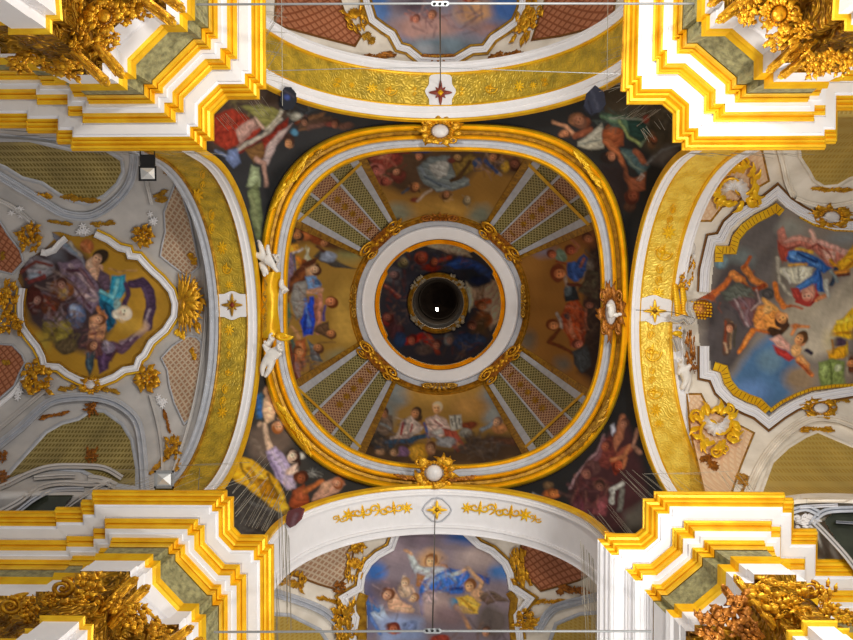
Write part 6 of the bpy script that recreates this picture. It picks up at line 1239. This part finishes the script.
# ================================================================== tie rods, cables, lamps, nets
def tie(y, x0, x1, z, label, xm, group='iron tie rods'):
    t = thing('tie_rod', label, 'tie rod', P((x0+x1)/2, y, z), group); rod('bar', [P(x0, y+1, z), P(xm, y, z), P(x1, y+.2, z)], .022, M['iron'], t, 8)
    b = OB(); b.V = [(sx_, sy_, d) for d in (0, 1) for sx_, sy_ in ((-1, -.5), (-.8, -1), (.8, -1), (1, -.5), (1, .5), (.8, 1), (-.8, 1), (-1, .5))]; b.F = [tuple(range(8, 16)), tuple(range(8))]+[(i, (i+1) % 8, 8+(i+1) % 8, 8+i) for i in range(8)]
    b.build('coupling', M['iron'], t, xm, y, 9, 2.6, 0, const(z+.04), 1, smooth=False); c = OB(); 
    for q in (-1, 0, 1): c.ball(q*.6, 0, .3, .2, .5, .4, 6)
    c.build('bolts', M['black'], t, xm, y, 9, 2.6, 0, const(z-.02), 1)
tie(3.5, 193, 694, 12.5, 'straight iron tie rod crossing the top edge of the picture', 440); tie(631, 214, 651, 12.5, 'straight iron tie rod crossing near the bottom edge of the picture', 432.5)
def wire(name, pts, r, label, cat='wire', m='wire', group=None):
    o = rod(name, [P(*p) for p in pts], r, M[m], None, 5); tag(o, label, cat, group); return o
wire('suspension_wire', [(440, 4, 12.5), (440.5, 86, 19.8)], .016, 'vertical wire from the top tie rod to the maroon diamond emblem', m='black')
wire('suspension_wire', [(432.5, 630, 12.5), (435, 516, 19.8)], .016, 'vertical wire from the bottom tie rod to the gilt star emblem', m='black')
wire('cable', [(266, 71, 14), (352, 68.5, 14), (440, 67.6, 14), (530, 71, 14), (620, 74, 14)], .008, 'thin pale cable stretched between the two upper cornices', 'cable', 'iron')
wire('cable', [(200, 464, 18), (198, 493, 14)], .01, 'short cable above the lower left cornice', 'cable', 'wire')
wire('conduit_wire', [(636, 310, 19.3), (655, 311, 19.8), (672, 312, 19.7), (694, 318, 19.6)], .009, 'thin dark wire across the white crown of the right arch', m='black')
for x0, x1, y0, y1, lb in ((281.5, 282.5, -10, 106, 'left'), (608, 607, -10, 88, 'right')):
    wire('hanging_line', [(x0, y0, 13.9), (x1, y1, 14.2)], .006, 'thin vertical line hanging at the '+lb+' end of the upper arch', 'cable', 'wire')
def floodlight(x, y, w, h, label, facing, z=14.15):
    t = thing('floodlight', label, 'floodlight', P(x, y, z), 'floodlights on the cornices')
    def box(name, x0, y0, x1, y1, z0, z1, m):
        V = [W(a, b_, zz_) for zz_ in (z0, z1) for a, b_ in ((x0, y0), (x1, y0), (x1, y1), (x0, y1))]
        return mesh(name, np.array(V), [(0, 1, 2, 3), (4, 5, 6, 7), (0, 1, 5, 4), (1, 2, 6, 5), (2, 3, 7, 6), (3, 0, 4, 7)], M[m], t)
    if facing:
        box('housing', x-w*.42, y-h*.45, x+w*.42, y+.5, z-.1, z+.3, 'black'); box('lamp_frame', x-w/2, y-1, x+w/2, y+h/2, z-.14, z+.1, 'black')
        mesh('reflector', [W(x-w*.40, y+1, z-.15), W(x+w*.38, y+1, z-.15), W(x+w*.40, y+h*.43, z-.15), W(x-w*.36, y+h*.43, z-.15), W(x+1, y+h*.2, z-.26)], [(0, 1, 4), (1, 2, 4), (2, 3, 4), (3, 0, 4)], M['glass'], t)
        rod('bracket', [P(x-w*.4, y-2, z-.1), P(x-w*.4, y-h*.58, z-.05), P(x+w*.4, y-h*.58, z-.05), P(x+w*.4, y-2, z-.1)], .018, M['black'], t)
    else:
        box('housing', x-w*.45, y-h*.4, x+w*.45, y+h*.6, z-.02, z+.2, 'black')
        for a, b_, c, d in ((-.5, -.5, .5, -.38), (-.5, .38, .5, .5), (-.5, -.5, -.4, .5), (.4, -.5, .5, .5)): box('lamp_frame', x+a*w, y+b_*h, x+c*w, y+d*h, z-.1, z, 'iron')
        mesh('reflector', [W(x-w*.4, y-h*.38, z-.06), W(x+w*.4, y-h*.38, z-.06), W(x+w*.4, y+h*.38, z-.06), W(x-w*.4, y+h*.38, z-.06), W(x-w*.05, y-h*.05, z-.16)], [(0, 1, 4), (1, 2, 4), (2, 3, 4), (3, 0, 4)], M['glass'], t)
floodlight(147.5, 167, 18, 28, 'black floodlight with white reflector hanging off the upper left cornice', True)
floodlight(164, 479.5, 20, 18, 'small square floodlight with grey frame on the lower left cornice', False)
def nets(label, segs, seed):
    r_ = random.Random(seed); V = []; F = []
    for (x0, y0, x1, y1, dx, dy, n, z0, z1) in segs:
        for i in range(n):
            f = r_.random(); ax, ay = x0+(x1-x0)*f, y0+(y1-y0)*f; k = .6+.5*r_.random(); bx, by = ax+dx*k+r_.uniform(-2, 2), ay+dy*k+r_.uniform(-2, 2)
            a, b_ = P(ax, ay, z0), P(bx, by, z1); d = (b_-a).normalized(); u = d.orthogonal().normalized()*.004; v = d.cross(u.normalized())*.004; q = len(V)
            for p in (a, b_):
                for s1, s2 in ((1, 0), (-.5, .87), (-.5, -.87)): V.append(tuple(p+u*s1+v*s2))
            F += [(q, q+1, q+4, q+3), (q+1, q+2, q+5, q+4), (q+2, q, q+3, q+5)]
    o = mesh('bird_net', np.array(V), F, M['net'], None); tag(o, label, 'net', 'bird nets on the cornices', 'stuff')
nets('fine bird net at the corner of the upper left cornice', [(215, 118, 262, 96, 12, 16, 16, 14.0, 15.4), (266, 10, 266, 90, 20, 4, 16, 14, 15.5), (284, 0, 284, 60, -18, 30, 8, 15.5, 14.2), (80, 152, 210, 152, 30, 3, 14, 14.1, 14.6)], 1)
nets('fine bird net at the corner of the upper right cornice', [(620, 20, 620, 90, -18, 6, 14, 14, 15.5), (606, 90, 640, 130, 26, -22, 9, 15.5, 14.1), (640, 130, 670, 112, 8, 12, 12, 14.6, 14.1), (684, 153, 800, 153, 26, 3, 24, 14.1, 14.7), (612, 118, 650, 118, 14, -8, 8, 14.8, 14.2)], 2)
nets('long grey bird net strands beside the lower left cornice', [(276, 548, 276, 650, 3, 60, 12, 14, 14.6), (278, 500, 290, 540, 2, 90, 26, 15, 14.0), (240, 524, 268, 532, 24, -46, 14, 14.1, 16.0), (96, 490, 226, 488, 40, -14, 14, 14.1, 15), (232, 490, 236, 520, 34, -40, 12, 14.0, 15.8), (100, 470, 200, 464, 60, 0, 4, 15, 14.6)], 3)
nets('bird net strands over the lower right pendentive and arch foot', [(598, 538, 636, 534, -24, -28, 16, 14.1, 15.6), (643, 500, 654, 496, -26, -26, 8, 14.1, 15.6), (580, 540, 594, 560, 4, 90, 26, 15.2, 14.0), (655, 490, 720, 490, -24, -18, 8, 14.1, 15.0), (632, 474, 700, 474, 60, -1, 3, 15, 15), (728, 490, 756, 490, -14, -18, 10, 14.1, 14.8)], 4)

# ================================================================== light: daylight filling the church from its open lower part, plus lamps down in the nave
w_ = bpy.data.worlds.new('daylight'); bpy.context.scene.world = w_; w_.use_nodes = True
bg = w_.node_tree.nodes['Background']; bg.inputs[0].default_value = (1, .97, .93, 1); bg.inputs[1].default_value = .27
def area(name, loc, tgt, size, power, col=(1, .95, .86)):
    l = bpy.data.lights.new(name, 'AREA'); l.shape = 'DISK'; l.size = size; l.energy = power; l.color = col
    o = bpy.data.objects.new(name, l); C.objects.link(o); o.location = loc; d = Vector(tgt)-Vector(loc); o.rotation_euler = d.to_track_quat('-Z', 'Y').to_euler(); return o
area('nave_lamp', (1.4, -6.6, 9), (.5, -1, 15.5), 1.2, 560)
area('transept_lamp', (7.6, .4, 9), (1, .2, 15.5), 1.2, 560)
area('nave_lamp', (4.0, 8.2, 8), (-3.5, 3, 14.5), 1.2, 420)

cam = bpy.data.cameras.new('camera'); co = bpy.data.objects.new('camera', cam); C.objects.link(co)
cam.sensor_width = 36; cam.lens = 36*FPX/853; cam.clip_end = 200
R3 = Matrix((RT, UP, -FW)).transposed(); co.matrix_world = Matrix.Translation((0, 0, CAMZ)) @ R3.to_4x4()
sc = bpy.context.scene; sc.camera = co
vs = sc.view_settings; vs.view_transform = 'Standard'; vs.look = 'None'; vs.gamma = 1; vs.use_curve_mapping = False; vs.exposure = .35
